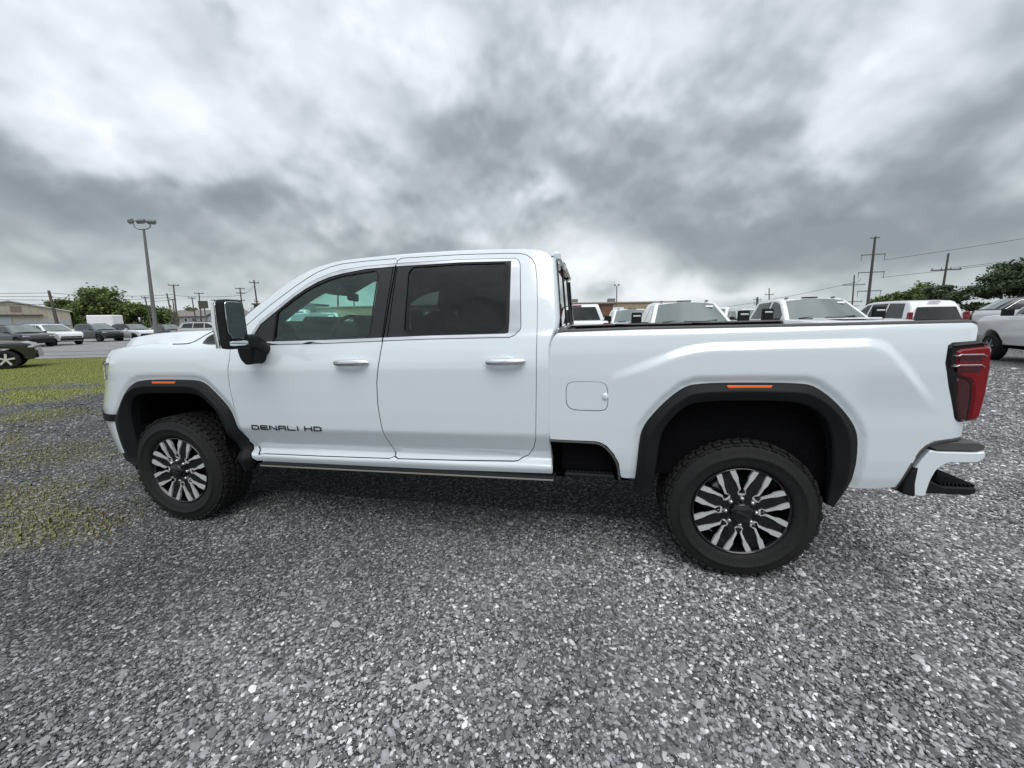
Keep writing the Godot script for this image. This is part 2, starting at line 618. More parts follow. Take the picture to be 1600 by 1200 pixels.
# the sheet itself; face = -1 turns it to look inwards
func panel(mb: MB, poly: PackedVector2Array, holes: Array, mode := 0, off := 0.0, side := 1.0, cell := 0.025, face := 1.0) -> void:
	var lo := poly[0]
	var hi := poly[0]
	for q in poly:
		lo = lo.min(q)
		hi = hi.max(q)
	lo -= Vector2(0.0031, 0.0047)
	var nx := int(ceil((hi.x - lo.x) / cell)) + 1
	var ny := int(ceil((hi.y - lo.y) / cell)) + 1
	var edge := PackedByteArray()
	edge.resize(nx * ny)
	var loops := [poly]
	loops.append_array(holes)
	for lp in loops:
		var m: int = lp.size()
		for k in m:
			var a: Vector2 = lp[k]
			var b: Vector2 = lp[(k + 1) % m]
			var steps := int(a.distance_to(b) / (cell * 0.24)) + 2
			for t in steps + 1:
				var q: Vector2 = (a.lerp(b, float(t) / steps) - lo) / cell
				for e in [Vector2(-0.13, -0.13), Vector2(0.13, -0.13), Vector2(-0.13, 0.13), Vector2(0.13, 0.13)]:
					var ix := int(floor(q.x + e.x))
					var iy := int(floor(q.y + e.y))
					if ix >= 0 and iy >= 0 and ix < nx and iy < ny:
						edge[iy * nx + ix] = 1
	var cache := {}
	for iy in ny:
		for ix in nx:
			var r := PackedVector2Array([lo + Vector2(ix, iy) * cell, lo + Vector2(ix + 1, iy) * cell, lo + Vector2(ix + 1, iy + 1) * cell, lo + Vector2(ix, iy + 1) * cell])
			var pieces := []
			if edge[iy * nx + ix]:
				pieces = Geometry2D.intersect_polygons(r, poly)
				for h in holes:
					var nextp := []
					for q in pieces:
						nextp.append_array(Geometry2D.clip_polygons(q, h))
					pieces = nextp
			else:
				var c := r[0] + Vector2(cell, cell) * 0.5
				var ok := Geometry2D.is_point_in_polygon(c, poly)
				if ok:
					for h in holes:
						if Geometry2D.is_point_in_polygon(c, h):
							ok = false
							break
				if ok:
					pieces = [r]
			for q in pieces:
				var ids := PackedInt32Array([0, 1, 2, 0, 2, 3]) if q.size() == 4 and not edge[iy * nx + ix] else Geometry2D.triangulate_polygon(q)
				for k in range(0, ids.size(), 3):
					var p := []
					var z := []
					var nn := []
					for j in 3:
						var w: Vector2 = q[ids[k + j]]
						var key := Vector2i(roundi(w.x * 20000), roundi(w.y * 20000))
						if not cache.has(key):
							cache[key] = [zf(mode, w.x, w.y), zn(mode, w.x, w.y)]
						var zz: Array = cache[key]
						p.append(w)
						z.append(zz[0] + off)
						nn.append(zz[1] * face)
					emit(mb, p, z, nn, side)

# rolled edge of a sheet: rounds over r and turns in by deep
func hem(mb: MB, poly: PackedVector2Array, mode := 0, off := 0.0, side := 1.0, r := 0.003, deep := 0.03, closed := true, skip := PackedVector2Array()) -> void:
	var lp := dense(poly, 0.03, closed)
	var ins := MB.inset(lp, r)
	var m := lp.size()
	var s := -1.0 if Geometry2D.is_polygon_clockwise(lp) else 1.0
	for k in (m if closed else m - 1):
		var j := (k + 1) % m
		if skip.size() > 2 and Geometry2D.is_point_in_polygon((lp[j] + lp[k]) * 0.5, skip):
			continue
		var e := (lp[j] - lp[k]).normalized()
		var o := Vector3(e.y * s, -e.x * s, 0)
		var pz := []
		for q in [k, j]:
			var z := zf(mode, ins[q].x, ins[q].y) + off
			var z2 := zf(mode, lp[q].x, lp[q].y) + off
			pz.append([Vector3(ins[q].x, ins[q].y, z), Vector3(lp[q].x, lp[q].y, z2 - r), Vector3(lp[q].x, lp[q].y, z2 - deep), zn(mode, ins[q].x, ins[q].y)])
		var mid: Vector3 = (pz[0][3] + o).normalized()
		var rows := [pz[0][0], pz[1][0], pz[1][1], pz[0][1], pz[1][2], pz[0][2]]
		var f := func(v: Vector3) -> Vector3: return Vector3(v.x, v.y, v.z if side > 0 else cz - v.z)
		var g := func(v: Vector3) -> Vector3: return Vector3(v.x, v.y, v.z * side)
		mb.quads(f.call(rows[0]), f.call(rows[1]), f.call(rows[2]), f.call(rows[3]), g.call(pz[0][3]), g.call(pz[1][3]), g.call(mid), g.call(mid))
		mb.quads(f.call(rows[3]), f.call(rows[2]), f.call(rows[4]), f.call(rows[5]), g.call(mid), g.call(mid), g.call(o), g.call(o))

func dense(poly: PackedVector2Array, step: float, closed := true) -> PackedVector2Array:
	var o := PackedVector2Array()
	var m := poly.size()
	for k in (m if closed else m - 1):
		var a := poly[k]
		var b := poly[(k + 1) % m]
		var c := int(ceil(a.distance_to(b) / step))
		for t in maxi(c, 1):
			o.append(a.lerp(b, float(t) / maxi(c, 1)))
	if not closed:
		o.append(poly[m - 1])
	return o

# rounds the corners of a path by repeated corner cutting
func soft(poly: PackedVector2Array, times := 2, closed := true, amount := 0.25) -> PackedVector2Array:
	for t in times:
		var o := PackedVector2Array()
		var m := poly.size()
		if not closed:
			o.append(poly[0])
		for k in (m if closed else m - 1):
			var a := poly[k]
			var b := poly[(k + 1) % m]
			o.append(a.lerp(b, amount))
			o.append(a.lerp(b, 1.0 - amount))
		if not closed:
			o.append(poly[m - 1])
		poly = o
	return poly

func along(path: PackedVector2Array, count: int) -> PackedVector2Array:
	var total := 0.0
	for k in path.size() - 1:
		total += path[k].distance_to(path[k + 1])
	var o := PackedVector2Array()
	for i in count:
		var want := total * i / (count - 1)
		var k := 0
		while k < path.size() - 2 and want > path[k].distance_to(path[k + 1]):
			want -= path[k].distance_to(path[k + 1])
			k += 1
		o.append(path[k].lerp(path[k + 1], clampf(want / maxf(1e-9, path[k].distance_to(path[k + 1])), 0, 1)))
	return o

func grown(poly: PackedVector2Array, r: float) -> PackedVector2Array:
	var o := Geometry2D.offset_polygon(poly, r, Geometry2D.JOIN_MITER)
	return o[0]

func P2(a: Array) -> PackedVector2Array:
	var o := PackedVector2Array()
	for k in range(0, a.size(), 2):
		o.append(Vector2(a[k], a[k + 1]))
	return o

# ---------------------------------------------------------------- the white pickup in front
func mirrored(mb: MB) -> MB:
	var o := MB.new()
	for k in range(0, mb.v.size(), 3):
		for j in [0, 2, 1]:
			var p := mb.v[k + j]
			var q := mb.n[k + j]
			o.v.append(Vector3(p.x, p.y, cz - p.z))
			o.n.append(Vector3(q.x, q.y, -q.z))
	return o

func build_wheel(root: Node3D) -> Node3D:
	var w := holder("wheel", root)
	var id := Transform3D()
	var t := MB.new()
	t.lathe(id, [Vector2(0.262, -0.03), Vector2(0.272, 0.0), Vector2(0.285, 0.014), Vector2(0.305, 0.022), Vector2(0.335, 0.026), Vector2(0.337, 0.029), Vector2(0.343, 0.029), Vector2(0.345, 0.025), Vector2(0.372, 0.02), Vector2(0.392, 0.012), Vector2(0.408, -0.002), Vector2(0.414, -0.02), Vector2(0.418, -0.05), Vector2(0.419, -0.21), Vector2(0.41, -0.245), Vector2(0.37, -0.27), Vector2(0.27, -0.25)], 96)
	part("tyre", t, M.rubber, w)
	var tr := MB.new()
	var rng := RandomNumberGenerator.new()
	rng.seed = 5
	for k in 52:
		var a := TAU * k / 52.0
		for row in 5:
			var aa := a + (0.5 if row % 2 == 1 else 0.0) * TAU / 52.0
			var c := Vector3(cos(aa), sin(aa), 0)
			var bs := Basis(Vector3(-sin(aa), cos(aa), 0), c, Vector3(0, 0, 1))
			var zz: float = [-0.026, -0.075, -0.125, -0.175, -0.225][row]
			var ln: float = [0.050, 0.038, 0.038, 0.038, 0.05][row]
			if row == 0:
				# shoulder lug, long and short in turn, wrapping on to the sidewall
				var sh := 0.0 if k % 2 == 0 else 0.012
				tr.box(c * 0.4205 + Vector3(0, 0, zz - sh * 0.5), Vector3(0.042, 0.016, ln - sh), 0.004, bs)
				tr.box(c * (0.402) + Vector3(0, 0, 0.004), Vector3(0.034, 0.030 - sh, 0.010), 0.003, bs * Basis(Vector3(1, 0, 0), 0.62))
			else:
				var tw := Basis(Vector3(0, 1, 0), 0.5 if row % 2 == 0 else -0.5)
				tr.box(c * 0.4215 + Vector3(0, 0, zz), Vector3(0.041, 0.016, ln), 0.003, bs * tw)
	part("tread", tr, M.rubber, w)
	var r := MB.new()
	r.lathe(id, [Vector2(0.272, -0.012), Vector2(0.271, 0.004), Vector2(0.264, 0.009), Vector2(0.257, 0.004), Vector2(0.254, -0.02), Vector2(0.235, -0.06), Vector2(0.225, -0.20), Vector2(0.24, -0.24)], 72, 1.0)
	r.lathe(id, [Vector2(0.226, -0.12), Vector2(0.0, -0.12)], 48, -1.0)
	part("rim", r, M.black_gloss, w)
	var br := MB.new()
	br.lathe(id, [Vector2(0.178, -0.11), Vector2(0.178, -0.085), Vector2(0.09, -0.085)], 48)
	part("brake_disc", br, M.satin, w)
	# eight black spokes with a sunk middle, then the machined edges that run from one spoke round into the next
	for k in 8:
		var rot := Transform3D(Basis(Vector3(0, 0, 1), TAU * (k + 0.5) / 8.0 + PI / 2))
		var sp := MB.new()
		sp.prism(P2([0.07, -0.030, 0.115, -0.044, 0.185, -0.046, 0.205, -0.052, 0.256, -0.050, 0.256, 0.050, 0.205, 0.052, 0.185, 0.046, 0.115, 0.044, 0.07, 0.030]), -0.055, -0.010, rot, 0.003)
		sp.prism(P2([0.07, -0.020, 0.13, -0.026, 0.19, -0.024, 0.247, -0.022, 0.247, 0.022, 0.19, 0.024, 0.13, 0.026, 0.07, 0.020]), -0.03, -0.006, rot, 0.002)
		part("spoke", sp, M.black_gloss, w)
		var u := MB.new()
		var a := TAU / 16.0
		var one := PackedVector2Array()
		# outer line of the first arm, round the foot of the U, out along the second
		var arm_out := P2([0.2555, -0.0525, 0.205, -0.0545, 0.183, -0.0475, 0.130, -0.0455])
		var arm_in := P2([0.2555, -0.0235, 0.205, -0.0275, 0.178, -0.0335, 0.128, -0.0345])
		var left := PackedVector2Array()
		var lin_ := PackedVector2Array()
		for q in arm_out:
			left.append(q.rotated(a))
		for q in arm_in:
			lin_.append(q.rotated(a))
		var foot := PackedVector2Array([Vector2(0.112, 0.022), Vector2(0.106, 0.0), Vector2(0.112, -0.022)])
		var foot_in := PackedVector2Array([Vector2(0.100, 0.026), Vector2(0.095, 0.0), Vector2(0.100, -0.026)])
		var outer := PackedVector2Array()
		var inner := PackedVector2Array()
		for q in left:
			outer.append(q)
		for q in foot:
			outer.append(q)
		for i in range(left.size() - 1, -1, -1):
			outer.append(Vector2(left[i].x, -left[i].y))
		for q in lin_:
			inner.append(q)
		for q in foot_in:
			inner.append(q)
		for i in range(lin_.size() - 1, -1, -1):
			inner.append(Vector2(lin_[i].x, -lin_[i].y))
		var rt := Transform3D(Basis(Vector3(0, 0, 1), TAU * k / 8.0 + PI / 2))
		for i in outer.size() - 1:
			var za := 0.002 if i < 3 or i > 7 else -0.004
			var q := [outer[i], outer[i + 1], inner[i + 1], inner[i]]
			var zs := []
			for p in q:
				zs.append(0.004 if p.length() > 0.16 else lerpf(-0.008, 0.004, clampf((p.length() - 0.1) / 0.06, 0, 1)))
			var f := []
			var bk := []
			for j in 4:
				f.append(rt * Vector3(q[j].x, q[j].y, zs[j]))
				bk.append(rt * Vector3(q[j].x, q[j].y, -0.012))
			u.quad(f[0], f[1], f[2], f[3], Vector3(0, 0, 1))
			var mid: Vector3 = (f[0] + f[1]) * 0.5 - (f[2] + f[3]) * 0.5
			u.quad(f[0], f[1], bk[1], bk[0], mid)
			u.quad(f[3], f[2], bk[2], bk[3], -mid)
			if i == 0:
				u.quad(f[0], f[3], bk[3], bk[0], f[0] - f[1])
			if i == outer.size() - 2:
				u.quad(f[1], f[2], bk[2], bk[1], f[1] - f[0])
		part("machined_face", u, M.machined, w)
	var hub := MB.new()
	hub.lathe(id, [Vector2(0.112, -0.03), Vector2(0.108, -0.012), Vector2(0.06, -0.006), Vector2(0.058, 0.022), Vector2(0.052, 0.030), Vector2(0.0, 0.032)], 40)
	part("hub_cap", hub, M.black_gloss, w)
	var em := MB.new()
	em.box(Vector3(0, 0, 0.033), Vector3(0.07, 0.012, 0.004), 0.001, Basis(Vector3(0, 0, 1), -0.35))
	part("hub_emblem", em, M.badge, w)
	for k in 8:
		var ln := MB.new()
		var a := TAU * k / 8.0
		ln.lathe(Transform3D(Basis(), Vector3(cos(a) * 0.082, sin(a) * 0.082, 0)), [Vector2(0.0115, -0.02), Vector2(0.0115, 0.008), Vector2(0.008, 0.014), Vector2(0, 0.015)], 10)
		part("lug_nut", ln, M.satin, w)
	var vs := MB.new()
	vs.tube([Vector3(0.19, 0.12, -0.02), Vector3(0.17, 0.11, 0.004)], [0.005], 8)
	part("valve_stem", vs, M.satin, w)
	return w

func strip_between(mb: MB, a: PackedVector2Array, za: Array, b: PackedVector2Array, zb: Array, out2: float) -> void:
	for k in a.size() - 1:
		var q0 := Vector3(a[k].x, a[k].y, za[k])
		var q1 := Vector3(a[k + 1].x, a[k + 1].y, za[k + 1])
		var r1 := Vector3(b[k + 1].x, b[k + 1].y, zb[k + 1])
		var r0 := Vector3(b[k].x, b[k].y, zb[k])
		var d: Vector3 = (q0 - r0) * out2
		mb.quad(q0, q1, r1, r0, Vector3(d.x, d.y, 0).normalized() * 0.7 + Vector3(0, 0, 1) if out2 != 0.0 else Vector3(0, 0, 1))

# plastic arch: a lip on the body, a ridge, and a face that turns in to the wheel
func flare(o: PackedVector2Array, i: PackedVector2Array, mode: int) -> MB:
	var mb := MB.new()
	var nn := 72
	var a := along(soft(o, 2, false), nn)
	var b := along(soft(i, 2, false), nn)
	var rows := []
	for k in nn:
		var z := zf(mode, a[k].x, a[k].y)
		var rg := a[k].lerp(b[k], 0.40)
		var fr := a[k].lerp(b[k], 0.08)
		rows.append([Vector3(a[k].x, a[k].y, z - 0.01), Vector3(a[k].x, a[k].y, z + 0.012), Vector3(fr.x, fr.y, z + 0.026), Vector3(rg.x, rg.y, z + 0.046), Vector3(a[k].lerp(b[k], 0.47).x, a[k].lerp(b[k], 0.47).y, z + 0.046), Vector3(a[k].lerp(b[k], 0.93).x, a[k].lerp(b[k], 0.93).y, z + 0.022), Vector3(b[k].x, b[k].y, z + 0.012), Vector3(b[k].x, b[k].y, z - 0.10)])
	for j in 7:
		for k in nn - 1:
			var ns := []
			for q in [k, k + 1]:
				var t: Vector3 = (rows[mini(q + 1, nn - 1)][j] - rows[maxi(q - 1, 0)][j])
				var g: Vector3 = t.cross(rows[q][j + 1] - rows[q][j]).normalized()
				var want := Vector3(0, 0, 1)
				if j == 0:
					want = rows[q][2] - rows[q][6]
				if j == 6:
					want = rows[q][6] - rows[q][2]
				if g.dot(want) < 0.0:
					g = -g
				ns.append(g)
			mb.quads(rows[k][j], rows[k + 1][j], rows[k + 1][j + 1], rows[k][j + 1], ns[0], ns[1], ns[1], ns[0])
	for e in [0, nn - 1]:
		var dn: Vector3 = (rows[e][3] - rows[1 if e == 0 else e - 1][3])
		for j in range(1, 6):
			mb.flat(rows[e][0], rows[e][j], rows[e][j + 1], dn)
		mb.flat(rows[e][0], rows[e][6], rows[e][7], dn)
	return mb

# dark tub over a wheel
func tub(i: PackedVector2Array, mode: int) -> MB:
	var mb := MB.new()
	var b := along(soft(i, 2, false), 40)
	for k in 39:
		var c := (b[0] + b[39]) * 0.5
		var o := Vector3(c.x - b[k].x, c.y - b[k].y, 0)
		mb.quad(Vector3(b[k].x, b[k].y, -0.03), Vector3(b[k + 1].x, b[k + 1].y, -0.03), Vector3(b[k + 1].x, b[k + 1].y, -0.55), Vector3(b[k].x, b[k].y, -0.55), o)
	for k in range(1, 38):
		mb.flat(Vector3(b[0].x, b[0].y, -0.55), Vector3(b[k].x, b[k].y, -0.55), Vector3(b[k + 1].x, b[k + 1].y, -0.55), Vector3(0, 0, 1))
	return mb

func bar_letter(mb: MB, segs: Array, at: Vector2, w: float, h: float, t: float, mode: int) -> void:
	# segs: [x0, y0, x1, y1] in a unit cell
	for s in segs:
		var a := at + Vector2(s[0] * w, s[1] * h)
		var b := at + Vector2(s[2] * w, s[3] * h)
		var d: Vector2 = (b - a).normalized()
		var nrm := Vector2(-d.y, d.x) * t * 0.5
		a -= d * t * 0.35
		b += d * t * 0.35
		var z := zf(mode, (a.x + b.x) * 0.5, (a.y + b.y) * 0.5)
		var zz := z - 0.004
		mb.prism(PackedVector2Array([a - nrm, b - nrm, b + nrm, a + nrm]), zz, z + 0.004, Transform3D(), 0.001, false)

func handle(parent: Node, at: Vector2) -> void:
	var h := holder("door_handle", parent)
	var cup := MB.new()
	var z0 := zf(0, at.x, at.y)
	cup.ball(Vector3(at.x, at.y, z0 - 0.002), Vector3(0.062, 0.036, 0.006), 20)
	part("handle_cup", cup, M.white, h)
	var g := MB.new()
	var pts := []
	var rad := []
	for k in 15:
		var t := k / 14.0 * 2.0 - 1.0
		pts.append(Vector3(at.x + t * 0.122, at.y + 0.002 + t * 0.003, z0 + 0.012 + 0.030 * (1.0 - pow(absf(t), 3.0))))
		rad.append(0.0235 * sqrt(maxf(0.08, 1.0 - pow(absf(t), 8.0))))
	g.tube(pts, rad, 12)
	part("handle_bar", g, M.chrome, h)
	var k := MB.new()
	k.ball(Vector3(at.x + 0.100, at.y + 0.003, z0 + 0.040), Vector3(0.004, 0.004, 0.003), 10)
	part("key_button", k, M.seal, h)

func roof_edge() -> PackedVector2Array:
	return soft(P2([0.60, 1.500, 0.66, 1.552, 0.742, 1.632, 0.829, 1.702, 0.915, 1.770, 1.004, 1.830, 1.094, 1.880, 1.185, 1.924, 1.279, 1.953, 1.373, 1.974, 1.565, 1.988, 1.753, 1.995, 1.9, 2.002, 2.277, 2.006, 2.60, 1.998, 2.76, 1.990, 2.86, 1.972, 2.905, 1.935]), 1, false)

func build_truck() -> void:
	cz = -2.0
	var root := thing("pickup_truck", "white crew cab pickup truck with black wheel arch flares, parked side on across the gravel", "pickup truck")
	flare_front_out = P2([-0.405, 0.440, -0.505, 0.50, -0.515, 0.66, -0.515, 0.82, -0.445, 0.905, -0.388, 0.985, -0.328, 1.056, -0.264, 1.112, -0.194, 1.139, -0.080, 1.147, 0.167, 1.151, 0.327, 1.150, 0.390, 1.134, 0.447, 1.092, 0.514, 1.027, 0.568, 0.968, 0.604, 0.908, 0.617, 0.831, 0.644, 0.720, 0.673, 0.619, 0.709, 0.545, 0.660, 0.455])
	flare_front_in = P2([-0.385, 0.440, -0.355, 0.55, -0.345, 0.70, -0.340, 0.82, -0.324, 0.914, -0.293, 0.985, -0.233, 1.027, -0.116, 1.044, 0.119, 1.046, 0.282, 1.050, 0.358, 1.029, 0.427, 0.975, 0.482, 0.916, 0.519, 0.827, 0.551, 0.704, 0.571, 0.591, 0.588, 0.453])
	flare_rear_out = P2([3.437, 0.50, 3.437, 0.594, 3.449, 0.843, 3.462, 0.913, 3.502, 0.982, 3.580, 1.080, 3.667, 1.158, 3.735, 1.183, 3.994, 1.193, 4.269, 1.193, 4.324, 1.176, 4.410, 1.111, 4.499, 1.017, 4.541, 0.956, 4.564, 0.895, 4.577, 0.758, 4.571, 0.618, 4.540, 0.538, 4.510, 0.492])
	flare_rear_in = P2([3.545, 0.50, 3.545, 0.601, 3.559, 0.859, 3.596, 0.952, 3.673, 1.044, 3.751, 1.081, 4.002, 1.094, 4.243, 1.094, 4.337, 1.053, 4.396, 0.992, 4.431, 0.920, 4.456, 0.816, 4.475, 0.600, 4.477, 0.494])
	lut_door = make_lut([[0.40, -0.05], [0.50, -0.035], [0.56, -0.012], [0.595, 0.002], [0.622, 0.0], [0.632, -0.046], [0.645, -0.056], [0.655, -0.055], [0.72, -0.022], [0.80, 0.019], [0.825, 0.031], [0.95, 0.037], [1.10, 0.040], [1.24, 0.040], [1.285, 0.036], [1.36, 0.020], [1.43, -0.002], [1.46, -0.018], [1.66, -0.098], [1.9, -0.200], [1.97, -0.235], [2.1, -0.30]])
	lut_fender = make_lut([[0.40, 0.0], [0.52, 0.01], [0.66, 0.022], [0.90, 0.034], [1.20, 0.036], [1.30, 0.030], [1.36, 0.012], [1.395, -0.010], [1.43, -0.05], [1.50, -0.10], [1.56, -0.14], [1.7, -0.2]])
	lut_bed = make_lut([[0.40, -0.03], [0.55, -0.010], [0.62, 0.008], [0.72, 0.020], [0.9, 0.027], [1.2, 0.030], [1.34, 0.024], [1.42, 0.012], [1.46, -0.006], [1.49, -0.022], [1.6, -0.1]])

	var door1 := P2([0.80, 0.598, 0.757, 0.593, 0.672, 0.684, 0.653, 0.793, 0.640, 0.953, 0.625, 1.099, 0.629, 1.219, 0.645, 1.310, 0.640, 1.377, 0.646, 1.450, 0.662, 1.484, 0.730, 1.535, 0.895, 1.677, 1.065, 1.802, 1.150, 1.858, 1.238, 1.909, 1.330, 1.941, 1.421, 1.959, 1.608, 1.971, 1.840, 1.978, 1.830, 1.70, 1.820, 1.435, 1.805, 1.306, 1.779, 1.159, 1.773, 1.008, 1.782, 0.885, 1.796, 0.769, 1.839, 0.618, 1.30, 0.606, 0.977, 0.601])
	var door2 := P2([1.846, 0.618, 1.803, 0.769, 1.789, 0.885, 1.780, 1.008, 1.786, 1.159, 1.812, 1.306, 1.827, 1.435, 1.837, 1.70, 1.847, 1.978, 2.30, 1.982, 2.60, 1.975, 2.70, 1.969, 2.745, 1.957, 2.782, 1.930, 2.806, 1.890, 2.820, 1.80, 2.830, 1.65, 2.838, 1.40, 2.838, 1.17, 2.833, 0.90, 2.830, 0.810, 2.812, 0.740, 2.775, 0.682, 2.704, 0.643, 2.30, 0.630])
	# window openings: outside of the bright trim, inside of it, and the clear glass
	var open1 := P2([0.792, 1.402, 0.790, 1.470, 0.843, 1.566, 0.944, 1.646, 1.077, 1.754, 1.160, 1.811, 1.249, 1.859, 1.340, 1.892, 1.430, 1.914, 1.615, 1.932, 1.85, 1.941, 1.85, 1.428, 1.40, 1.413])
	var in1 := P2([0.815, 1.423, 0.815, 1.470, 0.853, 1.546, 0.951, 1.626, 1.084, 1.734, 1.165, 1.789, 1.254, 1.836, 1.342, 1.868, 1.435, 1.889, 1.618, 1.915, 1.87, 1.924, 1.87, 1.448, 1.40, 1.434])
	var gl1 := P2([0.993, 1.433, 0.975, 1.629, 1.088, 1.715, 1.170, 1.771, 1.259, 1.817, 1.345, 1.848, 1.438, 1.871, 1.715, 1.902, 1.716, 1.443, 1.40, 1.437])
	var open2 := P2([1.815, 1.428, 2.145, 1.438, 2.670, 1.445, 2.700, 1.458, 2.733, 1.492, 2.736, 1.510, 2.722, 1.70, 2.708, 1.895, 2.698, 1.922, 2.676, 1.938, 2.305, 1.947, 1.825, 1.941])
	var in2 := P2([1.79, 1.446, 2.145, 1.457, 2.640, 1.465, 2.662, 1.470, 2.664, 1.54, 2.650, 1.922, 2.305, 1.930, 1.79, 1.922])
	var gl2 := P2([1.967, 1.458, 2.642, 1.474, 2.632, 1.910, 2.305, 1.917, 1.942, 1.911])

	# ---- doors
	for side in [1.0, -1.0]:
		var cell := 0.02 if side > 0 else 0.06
		for d in 2:
			var poly: PackedVector2Array = [door1, door2][d]
			poly = soft(poly, 1, true, 0.06)
			var opening: PackedVector2Array = [open1, open2][d]
			var inner: PackedVector2Array = [in1, in2][d]
			var clear: PackedVector2Array = soft([gl1, gl2][d], 1, true, 0.08)
			var dn := holder("front_door" if d == 0 else "rear_door", root)
			var sk := MB.new()
			panel(sk, MB.inset(poly, 0.003), [opening], 0, 0.0, side, cell)
			if side > 0:
				hem(sk, poly, 0, 0.0, side, 0.003, 0.007, true, opening)
			part("door_skin", sk, M.white, dn)
			var tr := MB.new()
			var keep: Array = Geometry2D.intersect_polygons(opening, MB.inset(poly, 0.001))
			panel(tr, keep[0], [inner], 0, 0.004, side, 0.03 if side > 0 else 0.08)
			part("window_trim", tr, M.chrome, dn)
			var bl := MB.new()
			var keep2: Array = Geometry2D.intersect_polygons(inner, MB.inset(poly, 0.001))
			var seal_in := grown(clear, 0.010)
			panel(bl, keep2[0], [seal_in], 0, -0.001, side, 0.03 if side > 0 else 0.08)
			part("window_surround", bl, M.black_gloss, dn)
			var sl := MB.new()
			panel(sl, seal_in, [clear], 0, 0.001, side, 0.03 if side > 0 else 0.08)
			hem(sl, clear, 0, 0.001, side, 0.001, 0.012)
			part("window_seal", sl, M.seal, dn)
			var gk := MB.new()
			panel(gk, grown(poly, 0.014), [MB.inset(poly, 0.014)], 0, -0.018, side, 0.06)  # black strip, the shade deep in the door gap put in as colour
			panel(gk, grown(opening, 0.0035), [opening], 0, 0.0015, side, 0.06)
			part("gap_shade_and_seal", gk, M.void, dn)
			var gs := MB.new()
			panel(gs, clear, [], 0, -0.006, side, 0.05)
			panel(gs, clear, [], 0, -0.010, side, 0.05, -1.0)
			part("window_glass", gs, M.glass_green if d == 0 else M.glass_dark, dn)
			# dark lining behind the skin, open where the glass is
			var lnr := MB.new()
			panel(lnr, grown(poly, 0.012), [grown(clear, -0.004)], 0, -0.034, side, 0.06)
			panel(lnr, grown(poly, 0.012), [grown(clear, -0.004)], 0, -0.060, side, 0.06, -1.0)
			part("door_lining", lnr, M.interior, dn)
			if side > 0:
				if d == 0:
					var dv := MB.new()
					dv.tube([Vector3(0.988, 1.425, zf(0, 0.988, 1.425) + 0.002), Vector3(0.966, 1.632, zf(0, 0.966, 1.632) + 0.002)], [0.006], 6)
					part("window_post", dv, M.black, dn)
				handle(dn, Vector2(1.616, 1.285) if d == 0 else Vector2(2.652, 1.297))
				if d == 0:
					var lt := MB.new()
					var glyph := {
						"D": [[0, 0, 0, 1], [0, 1, 0.8, 1], [0.8, 1, 1, 0.8], [1, 0.8, 1, 0.2], [1, 0.2, 0.8, 0], [0.8, 0, 0, 0]],
						"E": [[0, 0, 0, 1], [0, 1, 1, 1], [0, 0.5, 0.95, 0.5], [0, 0, 1, 0]],
						"N": [[0, 0, 0, 1], [0, 1, 1, 0], [1, 0, 1, 1]],
						"A": [[0, 0, 0, 0.8], [0, 0.8, 0.15, 1], [0.15, 1, 1, 1], [1, 1, 1, 0], [0, 0.42, 1, 0.42]],
						"L": [[0, 1, 0, 0], [0, 0, 1, 0]], "I": [[0.5, 0, 0.5, 1]], "H": [[0, 0, 0, 1], [1, 0, 1, 1], [0, 0.5, 1, 0.5]],
					}
					var x := 0.764
					var k := 0
					for ch in "DENALI HD":
						var wd := 0.054 if ch != "I" else 0.012
						if ch == " ":
							x += 0.030
							continue
						bar_letter(lt, glyph[ch], Vector2(x, 0.797 + (x - 0.764) * 0.0165), wd, 0.0275, 0.0088, 0)
						x += wd + 0.0205
						k += 1
					part("lettering", lt, M.badge, dn)

	# ---- cab shell round the doors
	var cab := P2([0.60, 1.515])
	cab.append_array(roof_edge())
	cab.append_array(P2([2.916, 1.905, 2.930, 1.743, 2.944, 1.56, 2.943, 1.50, 2.924, 1.455, 2.908, 1.40, 2.904, 1.30, 2.907, 0.844, 2.914, 0.79, 2.928, 0.65, 2.927, 0.578, 2.185, 0.558, 1.4, 0.538, 0.776, 0.523, 0.774, 0.552, 0.757, 0.580, 0.80, 0.64, 0.80, 1.48, 0.70, 1.50]))
	var dh := [grown(soft(door1, 1, true, 0.06), 0.0036), grown(soft(door2, 1, true, 0.06), 0.0036)]
	for side in [1.0, -1.0]:
		var cs := MB.new()
		panel(cs, cab, dh, 0, 0.0, side, 0.02 if side > 0 else 0.06)
		# rear corner of the cab turns in behind the doors
		var re := P2([2.905, 1.935, 2.916, 1.905, 2.930, 1.743, 2.944, 1.56, 2.943, 1.50, 2.924, 1.455, 2.908, 1.40, 2.904, 1.30, 2.907, 0.844, 2.914, 0.79, 2.928, 0.65, 2.927, 0.578])
		var rows := []
		for q in dense(re, 0.04, false):
			var z := zf(0, q.x, q.y)
			var r := []
			var up := ss(1.46, 1.56, q.y)
			for e in [[0.0, 0.0], [0.012, -0.010], [0.022, -0.032], [0.026, -0.07], [lerpf(0.005, 0.028, up), -0.16]]:
				var zz: float = z + (e[1] if q.y > 0.83 else maxf(e[1], -0.012))
				r.append(Vector3(q.x + e[0] * lerpf(0.25, 1.0, ss(0.80, 0.84, q.y)), q.y, zz if side > 0 else cz - zz))
			rows.append(r)
		cs.patch(rows, Vector3(0.7, 0, 0.7 * side))
		part("cab_side", cs, M.white, root)

	# ---- roof, windscreen, rear wall
	var edge := dense(roof_edge(), 0.05, false)
	var prow := []
	var grow_ := []
	var hrow := []
